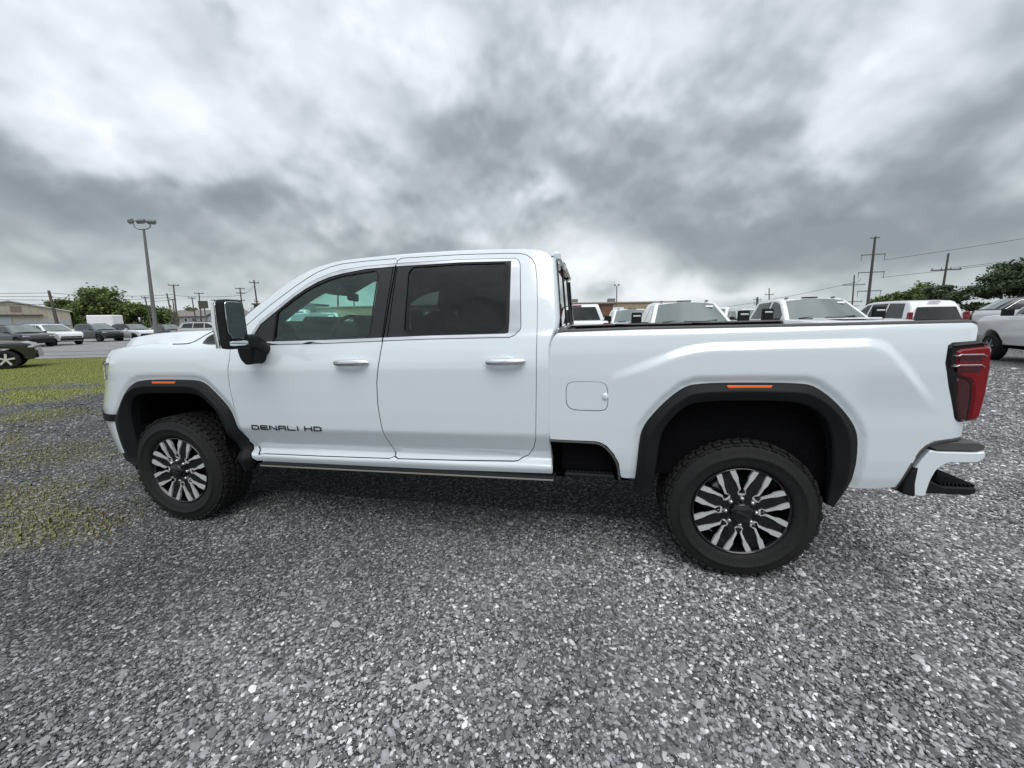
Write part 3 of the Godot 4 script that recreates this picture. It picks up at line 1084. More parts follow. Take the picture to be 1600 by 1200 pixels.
	for q in edge:
		var z := zf(0, q.x, q.y)
		var r := []
		var t := ss(1.22, 1.42, q.x)
		var e2 := [[0.0, 0.0], [0.009, -0.014], [0.015, -0.034], [0.017, -0.060]]
		for e in e2:
			r.append(Vector3(q.x - (1.0 - t) * e[0] * 0.7, q.y + e[0], z + e[1]))
		if q.x > 1.22:
			for k in range(1, 12):
				var u := k / 12.0
				var zz := lerpf(z - 0.06, cz - z + 0.06, u)
				var s := sin(u * PI)
				r.append(Vector3(q.x - 0.10 * s * (1.0 - ss(1.25, 1.75, q.x)) + 0.045 * s * ss(2.5, 2.9, q.x), q.y + 0.017 + 0.035 * s, zz))
			for k in range(3, -1, -1):
				r.append(Vector3(r[k].x, r[k].y, cz - r[k].z))
			prow.append(r)
			var h := []
			for k in r.size():
				h.append(r[k] + Vector3(0, -0.05, 0))
			if q.x > 1.30:
				hrow.append(h)
		else:
			var g := []
			for k in 13:
				var u := k / 12.0
				var s := sin(u * PI)
				g.append(Vector3(q.x - 0.02 - 0.16 * s, q.y + 0.012 + 0.012 * s, lerpf(z - 0.055, cz - z + 0.055, u)))
			grow_.append(g)
			prow.append(r)
	var rf := MB.new()
	var pil: Array = []
	var top: Array = []
	for r in prow:
		if r.size() == 4:
			pil.append(r)
		else:
			top.append(r)
	var join4: Array = top[0].slice(0, 4)
	pil.append(join4)
	rf.patch(pil, Vector3(-0.5, 0.6, 0.5))
	var pil2 := []
	for r in pil:
		var o := []
		for p in r:
			o.append(Vector3(p.x, p.y, cz - p.z))
		pil2.append(o)
	rf.patch(pil2, Vector3(-0.5, 0.6, -0.5))
	rf.patch(top, Vector3(0, 1, 0))
	part("roof", rf, M.white, root)
	var hd := MB.new()
	hd.patch(hrow, Vector3(0, -1, 0))
	var front_bar: Array = hrow[0]
	for k in range(1, front_bar.size() - 2):
		hd.box((front_bar[k] + front_bar[k + 1]) * 0.5 + Vector3(0.06, -0.005, 0), Vector3(0.16, 0.05, absf(front_bar[k].z - front_bar[k + 1].z)), 0.0)
	part("headliner", hd, M.headliner, root)
	var ws := MB.new()
	var last := []
	for p in top[0].slice(3, top[0].size() - 3):
		last.append(p)
	var g2 := []
	for k in 13:
		g2.append((top[0][mini(k + 3, top[0].size() - 4)] as Vector3) + Vector3(-0.005, -0.004, 0))
	grow_.append(g2)
	ws.patch(grow_, Vector3(-0.7, 0.7, 0), 0.004)
	part("windscreen", ws, M.glass_green, root)
	var ap := MB.new()   # pillar lining
	for side in [1.0, -1.0]:
		var pts := []
		for q in edge:
			if q.x > 0.70 and q.x < 1.40:
				var z := zf(0, q.x, q.y) - 0.085
				pts.append(Vector3(q.x + 0.035, q.y - 0.05, z if side > 0 else cz - z))
		ap.tube(pts, [0.052], 10)
		var pts2 := []
		for q in pts:
			pts2.append(q + Vector3(0.02, -0.02, -0.07 * side))
		ap.tube(pts2, [0.045], 10)
	part("pillar_lining", ap, M.interior, root)
	# rear wall with its window, seen at a glancing angle over the bed
	var rear := holder("cab_rear_wall", root)
	var rw := MB.new()
	var lean := [[2.905, 1.965], [2.955, 1.50], [2.945, 0.62]]
	rw.box(Vector3(2.93, 1.955, -1.0), Vector3(0.06, 0.07, 1.40), 0.02)
	rw.box(Vector3(2.945, 1.17, -1.0), Vector3(0.05, 0.66, 1.90), 0.01)
	part("wall_panel", rw, M.white, rear)
	var fr := MB.new()
	for zz in [-0.66, -1.34]:
		fr.box(Vector3(2.9665, 1.715, zz), Vector3(0.005, 0.43, 0.10), 0.0, Basis(Vector3(0, 0, 1), 0.088))
	part("window_frame", fr, M.black, rear)
	var brt := MB.new()
	brt.tube([Vector3(2.985, 1.492, -0.12), Vector3(2.985, 1.492, -1.88)], [0.014], 8)
	brt.tube([Vector3(2.99, 1.495, -1.885), Vector3(2.952, 1.93, -1.785)], [0.012], 8)
	part("window_trim", brt, M.chrome, rear)
	var rg := MB.new()
	rg.patch([[Vector3(2.945, 1.93, -0.22), Vector3(2.945, 1.93, -1.78)], [Vector3(2.983, 1.50, -0.12), Vector3(2.983, 1.50, -1.88)]], Vector3(1, 0, 0), 0.004)
	part("window_glass", rg, M.glass_rear, rear)
	var cl := holder("roof_brake_lamp", root)
	var c1 := MB.new()
	c1.prism(P2([2.865, 2.000, 2.905, 2.014, 2.950, 1.975, 2.985, 1.918, 2.975, 1.900, 2.945, 1.915, 2.915, 1.955]), -0.62, -1.38, Transform3D(), 0.004)
	part("lamp_housing", c1, M.lamp_clear, cl)
	for zz in [-0.68, -1.0, -1.32]:
		var c2 := MB.new()
		c2.box(Vector3(2.958, 1.948, zz), Vector3(0.03, 0.026, 0.10), 0.004, Basis(Vector3(0, 0, 1), -0.9))
		part("lamp_lens", c2, M.red_dark, cl)
	var fin := MB.new()
	fin.prism(P2([1.40, 2.0, 1.60, 2.0, 1.60, 2.052, 1.55, 2.050]), -0.96, -1.02, Transform3D(), 0.006)
	part("roof_antenna", fin, M.white, root)

	# ---- front wings
	var fo := along(soft(flare_front_out, 2, false), 60)
	var fender := P2([-0.92, 1.325, -0.75, 1.340, -0.60, 1.355, -0.50, 1.366, -0.437, 1.372, -0.30, 1.384, -0.176, 1.400, 0.004, 1.406, 0.200, 1.407, 0.245, 1.411, 0.285, 1.428, 0.335, 1.465, 0.385, 1.494, 0.45, 1.510, 0.52, 1.516, 0.60, 1.513, 0.655, 1.490, 0.641, 1.450, 0.634, 1.377, 0.639, 1.310, 0.623, 1.219, 0.619, 1.099, 0.633, 0.953, 0.646, 0.793, 0.664, 0.682, 0.742, 0.592, 0.766, 0.552, 0.768, 0.540, 0.722, 0.537])
	for k in range(fo.size() - 3, -1, -1):
		if fo[k].y > 0.86 and (fo[k].x > -0.44 or fo[k].y > 0.9) or fo[k].x > 0.5 and fo[k].y > 0.55:
			fender.append(fo[k].lerp(Vector2(0.06, 0.75), 0.02))
	fender.append_array(P2([-0.47, 0.862, -0.70, 0.856, -0.92, 0.850]))
	var lamp_poly := P2([-0.475, 1.312, -0.462, 1.300, -0.476, 1.245, -0.506, 1.185, -0.540, 1.140, -0.585, 1.132, -0.80, 1.132, -0.80, 1.318, -0.56, 1.318])
	for side in [1.0, -1.0]:
		var fw := holder("front_wing", root)
		var f := MB.new()
		panel(f, MB.inset(fender, 0.002), [lamp_poly], 0, 0.0, side, 0.02 if side > 0 else 0.06)
		if side > 0:
			hem(f, fender, 0, 0.0, side, 0.002, 0.007)
		part("wing_skin", f, M.white, fw)
		var bk := MB.new()
		panel(bk, P2([0.45, 0.60, 0.72, 0.56, 0.80, 0.62, 0.78, 1.50, 0.55, 1.50, 0.50, 1.20]), [], 0, -0.032, side, 0.08)
		part("wing_lining", bk, M.void, fw)
		var vt := MB.new()
		panel(vt, soft(P2([0.368, 1.408, 0.360, 1.432, 0.378, 1.464, 0.411, 1.479, 0.470, 1.486, 0.600, 1.488, 0.600, 1.408]), 1), [], 0, 0.004, side, 0.04)
		part("wing_vent", vt, M.black_gloss, fw)
		var vm := MB.new()
		for k in 4:
			var x := 0.40 + k * 0.028
			vm.tube([Vector3(x, 1.42, zf(0, x, 1.42) + 0.006), Vector3(x + 0.012, 1.47, zf(0, x, 1.47) + 0.006)], [0.003], 6)
		part("vent_louvre", vm if side > 0 else mirrored(vm), M.badge, fw)
		var hl := holder("headlamp", root)
		var lb := MB.new()
		panel(lb, lamp_poly, [], 0, -0.035, side, 0.05)
		part("lamp_bowl", lb, M.black_gloss, hl)
		var le := MB.new()
		panel(le, MB.inset(lamp_poly, 0.005), [], 0, -0.008, side, 0.04)
		part("lamp_lens", le, M.lamp_clear, hl)
		var lt := MB.new()
		for k in 1:
			var yy := 1.262 - k * 0.055
			panel(lt, P2([-0.78, yy - 0.008, -0.50 - k * 0.018, yy - 0.008, -0.495 - k * 0.018, yy + 0.006, -0.78, yy + 0.006]), [], 0, 0.000, side, 0.05)
		part("lamp_strip", lt, M.black_gloss, hl)
		var dl := MB.new()
		panel(dl, P2([-0.80, 1.14, -0.585, 1.136, -0.60, 1.17, -0.572, 1.24, -0.59, 1.245, -0.625, 1.17, -0.80, 1.165]), [], 0, 0.002, side, 0.04)
		part("running_lamp", dl, M.paper, hl)
		var fl := flare(flare_front_out, flare_front_in, 0)
		part("wheel_arch_flare", fl if side > 0 else mirrored(fl), M.black, root)
		var am := MB.new()
		var ap2 := P2([-0.042, 1.136, 0.176, 1.139, 0.163, 1.120, 0.06, 1.116, -0.046, 1.113])
		for q in 1:
			var z := zf(0, 0.06, 1.15) + 0.022
			am.prism(ap2, z - 0.02, z + 0.014, Transform3D(Basis(Vector3(1, 0, 0), 0.0), Vector3.ZERO), 0.003)
		part("side_marker", am if side > 0 else mirrored(am), M.amber, root)
		var tb := tub(flare_front_in, 0)
		part("wheel_tub", tb if side > 0 else mirrored(tb), M.liner, root)
		# bumper corner: white shell, dark bar above, dark valance below
		var bc := MB.new()
		panel(bc, soft(P2([-0.515, 0.800, -0.514, 0.743, -0.507, 0.645, -0.505, 0.535, -0.62, 0.520, -0.92, 0.51, -0.92, 0.812, -0.64, 0.802]), 0), [], 0, -0.002, side, 0.03)
		part("bumper_corner", bc, M.white, root)
		var bb := MB.new()
		panel(bb, P2([-0.46, 0.858, -0.465, 0.808, -0.64, 0.801, -0.92, 0.806, -0.92, 0.855]), [], 0, 0.010, side, 0.03)
		hem(bb, P2([-0.46, 0.858, -0.465, 0.808, -0.64, 0.801, -0.92, 0.806, -0.92, 0.855]), 0, 0.010, side, 0.004, 0.04)
		part("bumper_bar", bb, M.black, root)
		var va := MB.new()
		panel(va, P2([-0.40, 0.44, -0.505, 0.54, -0.62, 0.525, -0.92, 0.515, -0.92, 0.44]), [], 0, -0.02, side, 0.04)
		part("bumper_valance", va, M.black, root)

	# ---- bonnet
	var bon := MB.new()
	var brow := []
	for k in 34:
		var x := lerpf(-0.93, 0.66, k / 33.0)
		var ys := 1.35
		for s in [[-0.93, 1.30, -0.9, 1.335], [-0.9, 1.335, -0.824, 1.372], [-0.824, 1.372, -0.759, 1.415], [-0.759, 1.415, -0.692, 1.442], [-0.692, 1.442, -0.618, 1.459], [-0.618, 1.459, -0.442, 1.481], [-0.442, 1.481, -0.272, 1.494], [-0.272, 1.494, -0.106, 1.501], [-0.106, 1.501, 0.119, 1.506], [0.119, 1.506, 0.70, 1.520]]:
			if x >= s[0] and x <= s[2]:
				ys = lerpf(s[1], s[3], (x - s[0]) / (s[2] - s[0]))
		var yf := 1.325
		for q in 14:
			if x >= fender[q].x and x <= fender[q + 1].x:
				yf = lerpf(fender[q].y, fender[q + 1].y, (x - fender[q].x) / (fender[q + 1].x - fender[q].x))
		var zc := zf(0, x, yf) - 0.006
		if x > 0.30:
			zc = minf(zc, -0.10)
		var yh := maxf(ys, yf + 0.002)
		var r := [Vector3(x, yf - 0.03, zc - 0.004), Vector3(x, yf + 0.001, zc - 0.002), Vector3(x, lerpf(yf, yh, 0.06) + 0.004, zc - 0.035), Vector3(x, lerpf(yf, yh, 0.16) + 0.004, minf(zc - 0.09, -0.14)), Vector3(x, lerpf(yf, yh, 0.84), minf(zc - 0.15, -0.22)), Vector3(x, yh, minf(zc - 0.21, -0.30)), Vector3(x - 0.02, yh + 0.008, -0.50), Vector3(x - 0.05, yh + 0.012, -0.75), Vector3(x - 0.06, yh + 0.016, -1.0)]
		for j in range(7, -1, -1):
			r.append(Vector3(r[j].x, r[j].y, cz - r[j].z))
		brow.append(r)
	bon.patch(brow, Vector3(0, 1, 0))
	part("bonnet", bon, M.white, root)
	var gap := MB.new()
	var gpts := []
	for q in soft(P2([0.10, 1.4085, 0.200, 1.4095, 0.245, 1.4135, 0.285, 1.4305, 0.335, 1.4675, 0.385, 1.4965, 0.45, 1.512]), 1, false):
		gpts.append(Vector3(q.x, q.y, zf(0, q.x, q.y) - 0.002))
	gap.tube(gpts, [0.0045], 6)
	part("bonnet_seal", gap, M.seal, root)
	var cowl := MB.new()
	cowl.box(Vector3(0.62, 1.495, -1.0), Vector3(0.22, 0.03, 1.70), 0.01)
	part("cowl", cowl, M.black, root)
	# front face, out of this picture but there to be walked round to
	var gr := MB.new()
	var g0 := []
	for yy in [0.86, 1.0, 1.15, 1.31]:
		var r := []
		for k in 13:
			var u := k / 12.0
			r.append(Vector3(-0.90 - 0.10 * sin(u * PI), yy, lerpf(-0.30, -1.70, u)))
		g0.append(r)
	gr.patch(g0, Vector3(-1, 0, 0), 0.03)
	part("grille", gr, M.black_gloss, root)
	var gc := MB.new()
	for yy in [0.93, 1.01, 1.09, 1.17, 1.25]:
		var pts := []
		for k in 13:
			var u := k / 12.0
			pts.append(Vector3(-0.912 - 0.10 * sin(u * PI), yy, lerpf(-0.36, -1.64, u)))
		gc.tube(pts, [0.012], 6)
	part("grille_bar", gc, M.chrome, root)
	var fb := MB.new()
	var b0 := []
	for yy in [0.50, 0.60, 0.70, 0.80, 0.84]:
		var r := []
		for k in 13:
			var u := k / 12.0
			r.append(Vector3(-0.91 - 0.10 * sin(u * PI), yy, lerpf(-0.26, -1.74, u)))
		b0.append(r)
	fb.patch(b0, Vector3(-1, 0, 0), 0.03)
	part("front_bumper", fb, M.white, root)

	# ---- bed
	var ro := along(soft(flare_rear_out, 2, false), 60)
	var bed := P2([2.924, 0.815, 2.918, 0.86, 2.917, 1.293, 2.919, 1.370, 2.926, 1.415, 2.944, 1.450, 2.966, 1.466, 3.0, 1.4695, 3.43, 1.481, 4.19, 1.488, 5.0, 1.4985, 5.022, 1.495, 5.034, 1.482, 5.034, 1.455, 5.024, 1.410, 4.910, 1.402, 4.894, 1.388, 4.892, 1.300, 4.922, 1.181, 4.974, 1.022, 4.992, 1.000, 5.030, 0.996, 5.037, 0.98, 5.040, 0.918, 4.950, 0.906, 4.905, 0.896, 4.868, 0.868, 4.842, 0.81, 4.818, 0.72, 4.793, 0.622, 4.68, 0.604, 4.575, 0.598])
	for k in range(ro.size() - 1, -1, -1):
		if ro[k].y > 0.60:
			bed.append(ro[k].lerp(Vector2(4.0, 0.7), 0.02))
	bed.append_array(P2([3.443, 0.580, 3.360, 0.584, 3.350, 0.600, 3.338, 0.680, 3.305, 0.742, 3.262, 0.790, 3.225, 0.808, 3.195, 0.814, 3.0, 0.814]))
	var fuel := soft(P2([3.015, 1.090, 3.016, 1.150, 3.036, 1.180, 3.120, 1.183, 3.230, 1.183, 3.260, 1.155, 3.266, 1.070, 3.262, 1.025, 3.235, 1.004, 3.140, 1.004, 3.050, 1.006, 3.018, 1.038]), 2)
	for side in [1.0, -1.0]:
		var bs := holder("bed_side", root)
		var b := MB.new()
		panel(b, MB.inset(bed, 0.003), [fuel] if side > 0 else [], 1, 0.0, side, 0.012 if side > 0 else 0.06)
		hem(b, bed, 1, 0.0, side, 0.003, 0.014)
		if side > 0:
			hem(b, fuel, 1, 0.0, side, 0.001, 0.006)
		part("bed_skin", b, M.white, bs)
		if side > 0:
			var fd := MB.new()
			var fi := MB.inset(fuel, 0.0035)
			panel(fd, MB.inset(fi, 0.002), [], 1, -0.001, side, 0.03)
			hem(fd, fi, 1, -0.001, side, 0.002, 0.006)
			part("fuel_door", fd, M.white, bs)
			var fk := MB.new()
			panel(fk, grown(fuel, 0.02), [], 1, -0.025, side, 0.06)
			part("fuel_door_gap", fk, M.void, bs)
			var ft := MB.new()
			var zt := zf(1, 3.245, 1.094)
			ft.ball(Vector3(3.247, 1.094, zt), Vector3(0.019, 0.022, 0.010), 14)
			part("fuel_door_pull", ft, M.white, bs)
			# body behind the gap to the cab
			var gb := MB.new()
			gb.box(Vector3(2.93, 1.10, -0.09), Vector3(0.10, 0.70, 0.10))
			part("gap_backing", gb, M.void, bs)
		var fl := flare(flare_rear_out, flare_rear_in, 1)
		part("wheel_arch_flare", fl if side > 0 else mirrored(fl), M.black, root)
		var am := MB.new()
		var z := zf(1, 4.0, 1.19) + 0.024
		am.prism(P2([3.885, 1.178, 4.108, 1.182, 4.102, 1.160, 4.025, 1.163, 3.960, 1.156, 3.894, 1.155]), z - 0.02, z + 0.012, Transform3D(), 0.003)
		part("side_marker", am if side > 0 else mirrored(am), M.amber, root)
		var tb := tub(flare_rear_in, 1)
		part("wheel_tub", tb if side > 0 else mirrored(tb), M.liner, root)
		var rc := MB.new()
		var rail := []
		for q in [[2.965, 1.4735], [3.43, 1.4855], [4.19, 1.4925], [4.96, 1.5025], [5.012, 1.5015], [5.026, 1.494]]:
			rail.append([Vector3(q[0], q[1] - 0.006, -0.016), Vector3(q[0], q[1] + 0.004, -0.014), Vector3(q[0], q[1] + 0.010, -0.022), Vector3(q[0], q[1] + 0.012, -0.055), Vector3(q[0], q[1] + 0.006, -0.085), Vector3(q[0], q[1] - 0.03, -0.087)])
		rc.patch(rail, Vector3(0, 1, 0.3))
		part("bed_rail_cap", rc if side > 0 else mirrored(rc), M.trim_grey, root)
		var bi := MB.new()
		bi.quad(Vector3(2.99, 0.95, -0.095), Vector3(5.0, 0.95, -0.095), Vector3(5.0, 1.50, -0.095), Vector3(2.99, 1.478, -0.095), Vector3(0, 0, -1))
		bi.quad(Vector3(2.99, 0.60, -0.06), Vector3(5.0, 0.60, -0.06), Vector3(5.0, 1.48, -0.06), Vector3(2.99, 1.46, -0.06), Vector3(0, 0, 1))
		part("bed_inner_wall", bi if side > 0 else mirrored(bi), M.liner, root)
	var bf := MB.new()
	bf.box(Vector3(4.0, 0.93, -1.0), Vector3(2.0, 0.03, 1.84), 0.005)
	part("bed_floor", bf, M.liner, root)
	var bw := MB.new()
	bw.box(Vector3(3.0, 1.20, -1.0), Vector3(0.04, 0.53, 1.85), 0.012)
	part("bed_front_wall", bw, M.white, root)
	var tg := MB.new()
	tg.box(Vector3(5.005, 1.205, -1.0), Vector3(0.055, 0.56, 1.62), 0.015)
	part("tailgate", tg, M.white, root)
	# recess with a step in front of the rear wheel
	for side in [1.0, -1.0]:
		var stp := holder("bed_step", root)
		var a := MB.new()
		a.quad(Vector3(2.90, 0.50, -0.16), Vector3(3.42, 0.50, -0.16), Vector3(3.42, 0.84, -0.16), Vector3(2.90, 0.84, -0.16), Vector3(0, 0, 1))
		a.quad(Vector3(2.90, 0.835, 0.01), Vector3(3.30, 0.835, 0.01), Vector3(3.30, 0.835, -0.16), Vector3(2.90, 0.835, -0.16), Vector3(0, -1, 0))
		a.quad(Vector3(2.935, 0.50, -0.02), Vector3(2.935, 0.84, -0.02), Vector3(2.935, 0.84, -0.16), Vector3(2.935, 0.50, -0.16), Vector3(1, 0, 0))
		var rim := soft(P2([2.926, 0.812, 3.195, 0.811, 3.225, 0.805, 3.260, 0.787, 3.302, 0.740, 3.334, 0.680, 3.346, 0.600, 3.350, 0.575]), 1, false)
		for k in rim.size() - 1:
			var z0 := zf(1, rim[k].x, rim[k].y)
			a.quad(Vector3(rim[k].x, rim[k].y, z0 - 0.004), Vector3(rim[k + 1].x, rim[k + 1].y, z0 - 0.004), Vector3(rim[k + 1].x, rim[k + 1].y, -0.16), Vector3(rim[k].x, rim[k].y, -0.16), Vector3(-0.5, -1, 0))
		part("recess", a if side > 0 else mirrored(a), M.liner, stp)
		var e := MB.new()
		var pts := []
		for q in rim:
			pts.append(Vector3(q.x - 0.004, q.y - 0.008, zf(1, q.x, q.y) - 0.006))
		e.tube(pts, [0.007], 6)
		part("recess_edge", e if side > 0 else mirrored(e), M.trim_grey, stp)
		var s := MB.new()
		s.box(Vector3(3.165, 0.572, -0.10), Vector3(0.31, 0.030, 0.17), 0.008)
		for i in 12:
			for j in 5:
				s.box(Vector3(3.03 + i * 0.0245, 0.590, -0.165 + j * 0.03), Vector3(0.013, 0.008, 0.016), 0.003)
		part("step_pad", s if side > 0 else mirrored(s), M.black, stp)
	# tail lamps
	var lampo := P2([4.894, 1.390, 4.908, 1.402, 5.020, 1.411, 5.052, 1.395, 5.063, 1.293, 5.066, 1.139, 5.058, 1.013, 5.005, 0.999, 4.982, 1.016, 4.928, 1.181, 4.900, 1.300])
	for side in [1.0, -1.0]:
		var tl := holder("tail_lamp", root)
		var b := MB.new()
		b.prism(soft(lampo, 1, true, 0.15), -0.12, 0.028, Transform3D(), 0.012)
		b.prism(P2([4.905, 1.393, 5.022, 1.407, 5.050, 1.400, 5.052, 1.392, 4.915, 1.378]), 0.0, 0.034, Transform3D(), 0.006)
		part("lamp_housing", b if side > 0 else mirrored(b), M.black_gloss, tl)
		var r := MB.new()
		r.prism(soft(P2([4.922, 1.372, 5.053, 1.390, 5.068, 1.375, 5.078, 1.280, 5.080, 1.139, 5.070, 1.018, 5.022, 1.008, 5.020, 1.13, 5.012, 1.20, 4.992, 1.225, 4.955, 1.235, 4.934, 1.28]), 1, true, 0.15), -0.20, 0.037, Transform3D(), 0.012)
		part("lamp_lens", r if side > 0 else mirrored(r), M.red, tl)
		var dk := MB.new()
		dk.prism(soft(P2([4.944, 1.232, 4.990, 1.222, 5.010, 1.196, 5.016, 1.13, 5.018, 1.008, 4.992, 1.012, 4.965, 1.10]), 1, true, 0.15), -0.02, 0.033, Transform3D(), 0.006)
		part("lower_lens", dk if side > 0 else mirrored(dk), M.red_dark, tl)
		for yy in [1.337, 1.285]:
			var st := MB.new()
			st.prism(P2([4.926, yy, 4.94, yy + 0.010, 5.030, yy + 0.012, 5.047, yy - 0.002, 5.040, yy + 0.003, 5.028, yy + 0.005]), 0.02, 0.044, Transform3D(), 0.002)
			part("light_bar", st if side > 0 else mirrored(st), M.lamp_clear, tl)
			var sh := MB.new()
			sh.prism(P2([4.935, yy - 0.004, 5.030, yy + 0.001, 5.030, yy - 0.028, 4.940, yy - 0.026]), 0.02, 0.040, Transform3D(), 0.002)
			part("lamp_slot", sh if side > 0 else mirrored(sh), M.red_dark, tl)
	# rear bumper
	var rb := holder("rear_bumper", root)
	for side in [1.0, -1.0]:
		var w := MB.new()
		w.prism(soft(P2([4.898, 0.846, 4.935, 0.838, 5.10, 0.842, 5.128, 0.850, 5.136, 0.836, 5.130, 0.808, 5.105, 0.790, 5.04, 0.785, 4.985, 0.782, 4.958, 0.762, 4.936, 0.735, 4.920, 0.680, 4.909, 0.598, 4.895, 0.588, 4.856, 0.592, 4.845, 0.66, 4.842, 0.735, 4.866, 0.79]), 1, true, 0.12), -0.16, 0.022, Transform3D(), 0.005)
		part("bumper_corner", w if side > 0 else mirrored(w), M.white, rb)
		var bl := MB.new()
		bl.prism(soft(P2([4.803, 0.598, 4.808, 0.66, 4.826, 0.728, 4.855, 0.752, 4.852, 0.66, 4.862, 0.585]), 1, true, 0.12), -0.12, 0.026, Transform3D(), 0.004)
		part("bumper_pad", bl if side > 0 else mirrored(bl), M.black, rb)
		var tp := MB.new()
		tp.prism(soft(P2([4.895, 0.862, 4.925, 0.884, 4.97, 0.890, 5.10, 0.894, 5.132, 0.882, 5.134, 0.856, 5.10, 0.848, 4.935, 0.844]), 1, true, 0.12), -0.3, 0.012, Transform3D(), 0.004)
		part("top_pad", tp if side > 0 else mirrored(tp), M.trim_grey, rb)
		var edge2 := MB.new()
		var ep := []
		for q in soft(P2([5.04, 0.907, 4.955, 0.900, 4.905, 0.886, 4.868, 0.856, 4.838, 0.79, 4.814, 0.70, 4.792, 0.605]), 1, false):
			ep.append(Vector3(q.x - 0.004, q.y + 0.002, zf(1, q.x, q.y) - 0.010))
		edge2.tube(ep, [0.013], 6)
		part("bumper_seal", edge2 if side > 0 else mirrored(edge2), M.trim_grey, rb)
		var inn := MB.new()
		inn.prism(P2([4.92, 0.80, 5.08, 0.80, 5.08, 0.60, 4.91, 0.60]), -0.30, -0.15, Transform3D(), 0.0)
		part("bumper_inner", inn if side > 0 else mirrored(inn), M.liner, rb)
		var sp := MB.new()
		sp.prism(soft(P2([4.925, 0.66, 4.96, 0.66, 5.02, 0.630, 5.17, 0.632, 5.175, 0.606, 5.15, 0.588, 4.915, 0.585]), 1, true, 0.1), -0.32, -0.03, Transform3D(), 0.008)
		for k in 9:
			sp.box(Vector3(5.02 + k * 0.018, 0.640, -0.16), Vector3(0.009, 0.016, 0.24), 0.003)
		part("corner_step", sp if side > 0 else mirrored(sp), M.black, rb)
	var mid := MB.new()
	mid.box(Vector3(5.09, 0.83, -1.0), Vector3(0.10, 0.09, 1.70), 0.02)
	part("bumper_bar", mid, M.white, rb)
	# running board, drawn in under the sill
	for side in [1.0, -1.0]:
		var s := MB.new()
		s.box(Vector3(1.87, 0.5385, -0.015), Vector3(2.17, 0.030, 0.10), 0.006, Basis(Vector3(0, 0, 1), 0.0145))
		var rbn := holder("running_board", root)
		part("board", s if side > 0 else mirrored(s), M.black, rbn)
		var g := MB.new()
		g.box(Vector3(1.87, 0.5375, 0.036), Vector3(2.15, 0.011, 0.006), 0.002, Basis(Vector3(0, 0, 1), 0.0145))
		part("board_trim", g if side > 0 else mirrored(g), M.board, rbn)
	var und := MB.new()
	for zz in [-0.55, -1.45]:
		und.box(Vector3(2.2, 0.56, zz), Vector3(5.6, 0.16, 0.09), 0.01)
	und.box(Vector3(1.75, 0.60, -1.0), Vector3(2.3, 0.05, 1.9))
	und.box(Vector3(2.0, 0.52, -1.0), Vector3(1.6, 0.22, 0.5), 0.05)
	und.box(Vector3(0.0, 0.62, -1.0), Vector3(1.1, 0.3, 0.7), 0.05)
	for xx in [0.0, 4.036]:
		und.tube([Vector3(xx, 0.42, -0.2), Vector3(xx, 0.42, -1.8)], [0.05], 10)
		und.ball(Vector3(xx, 0.42, -1.0), Vector3(0.17, 0.16, 0.18), 14)
	und.tube([Vector3(1.0, 0.47, -0.78), Vector3(4.7, 0.50, -0.70)], [0.04], 10)
	part("chassis", und, M.liner, root)

	# ---- tow mirror
	var mr := holder("side_mirror", root)
	var head := MB.new()
	var bas := Basis(Vector3(0, 1, 0), -0.04)
	var mc := Vector3(0.998, 1.545, 0.304)
	var mx := Transform3D(Basis(Vector3(0, 0, -1), Vector3(0, 1, 0), Vector3(1, 0, 0)).rotated(Vector3.UP, -0.04), mc)
	head.prism(soft(P2([-0.0696, -0.148, 0.0696, -0.148, 0.0783, -0.1, 0.0748, 0.125, 0.0574, 0.15, -0.0609, 0.15, -0.0766, 0.12, -0.0766, -0.11]), 1, true, 0.2), -0.015, 0.033, mx, 0.008)
	part("mirror_shell", head, M.black, mr)
	var cap := MB.new()
	cap.prism(soft(P2([-0.0731, -0.135, 0.0609, -0.135, 0.0609, 0.14, -0.0592, 0.14, -0.0748, 0.11]), 1, true, 0.2), -0.012, -0.060, mx, 0.02)
	part("mirror_cap", cap, M.chrome, mr)
	var edgeb := MB.new()
	var ep2 := []
	for q in [Vector3(-0.03, -0.14, 0.077), Vector3(-0.035, 0.0, 0.079), Vector3(-0.03, 0.13, 0.075)]:
		ep2.append(mc + bas * q)
	edgeb.tube(ep2, [0.012], 8)
	part("mirror_trim", edgeb, M.chrome, mr)
	var mg := MB.new()
	mg.prism(soft(P2([-0.0609, -0.085, 0.0626, -0.085, 0.0635, 0.12, 0.0478, 0.137, -0.0505, 0.137, -0.0626, 0.12]), 1, true, 0.2), 0.034, 0.040, mx, 0.002)
	part("mirror_glass", mg, mat(lin(0.62, 0.66, 0.68), 0.015, 1.0), mr)
	var mg2 := MB.new()
	mg2.prism(soft(P2([-0.0609, -0.128, 0.0626, -0.128, 0.0635, -0.098, -0.0609, -0.098]), 1, true, 0.2), 0.034, 0.040, mx, 0.002)
	part("spotter_glass", mg2, mat(lin(0.62, 0.66, 0.68), 0.015, 1.0), mr)
	var arm := MB.new()
	arm.tube([Vector3(0.985, 1.44, 0.26), Vector3(0.975, 1.438, 0.14), Vector3(0.95, 1.41, 0.08), Vector3(0.92, 1.375, 0.02)], [0.042, 0.045, 0.05, 0.055], 12)
	part("mirror_arm", arm, M.black, mr)
	var pod := MB.new()
	pod.prism(soft(P2([0.835, 1.380, 0.85, 1.395, 0.960, 1.398, 0.972, 1.385, 0.960, 1.335, 0.944, 1.292, 0.92, 1.278, 0.885, 1.278, 0.85, 1.315]), 1, true, 0.2), 0.03, 0.145, Transform3D(), 0.010)
	part("mirror_foot", pod, M.black, mr)
	var far := MB.new()
	far.box(Vector3(1.0, 1.545, -2.325), Vector3(0.12, 0.30, 0.19), 0.03)
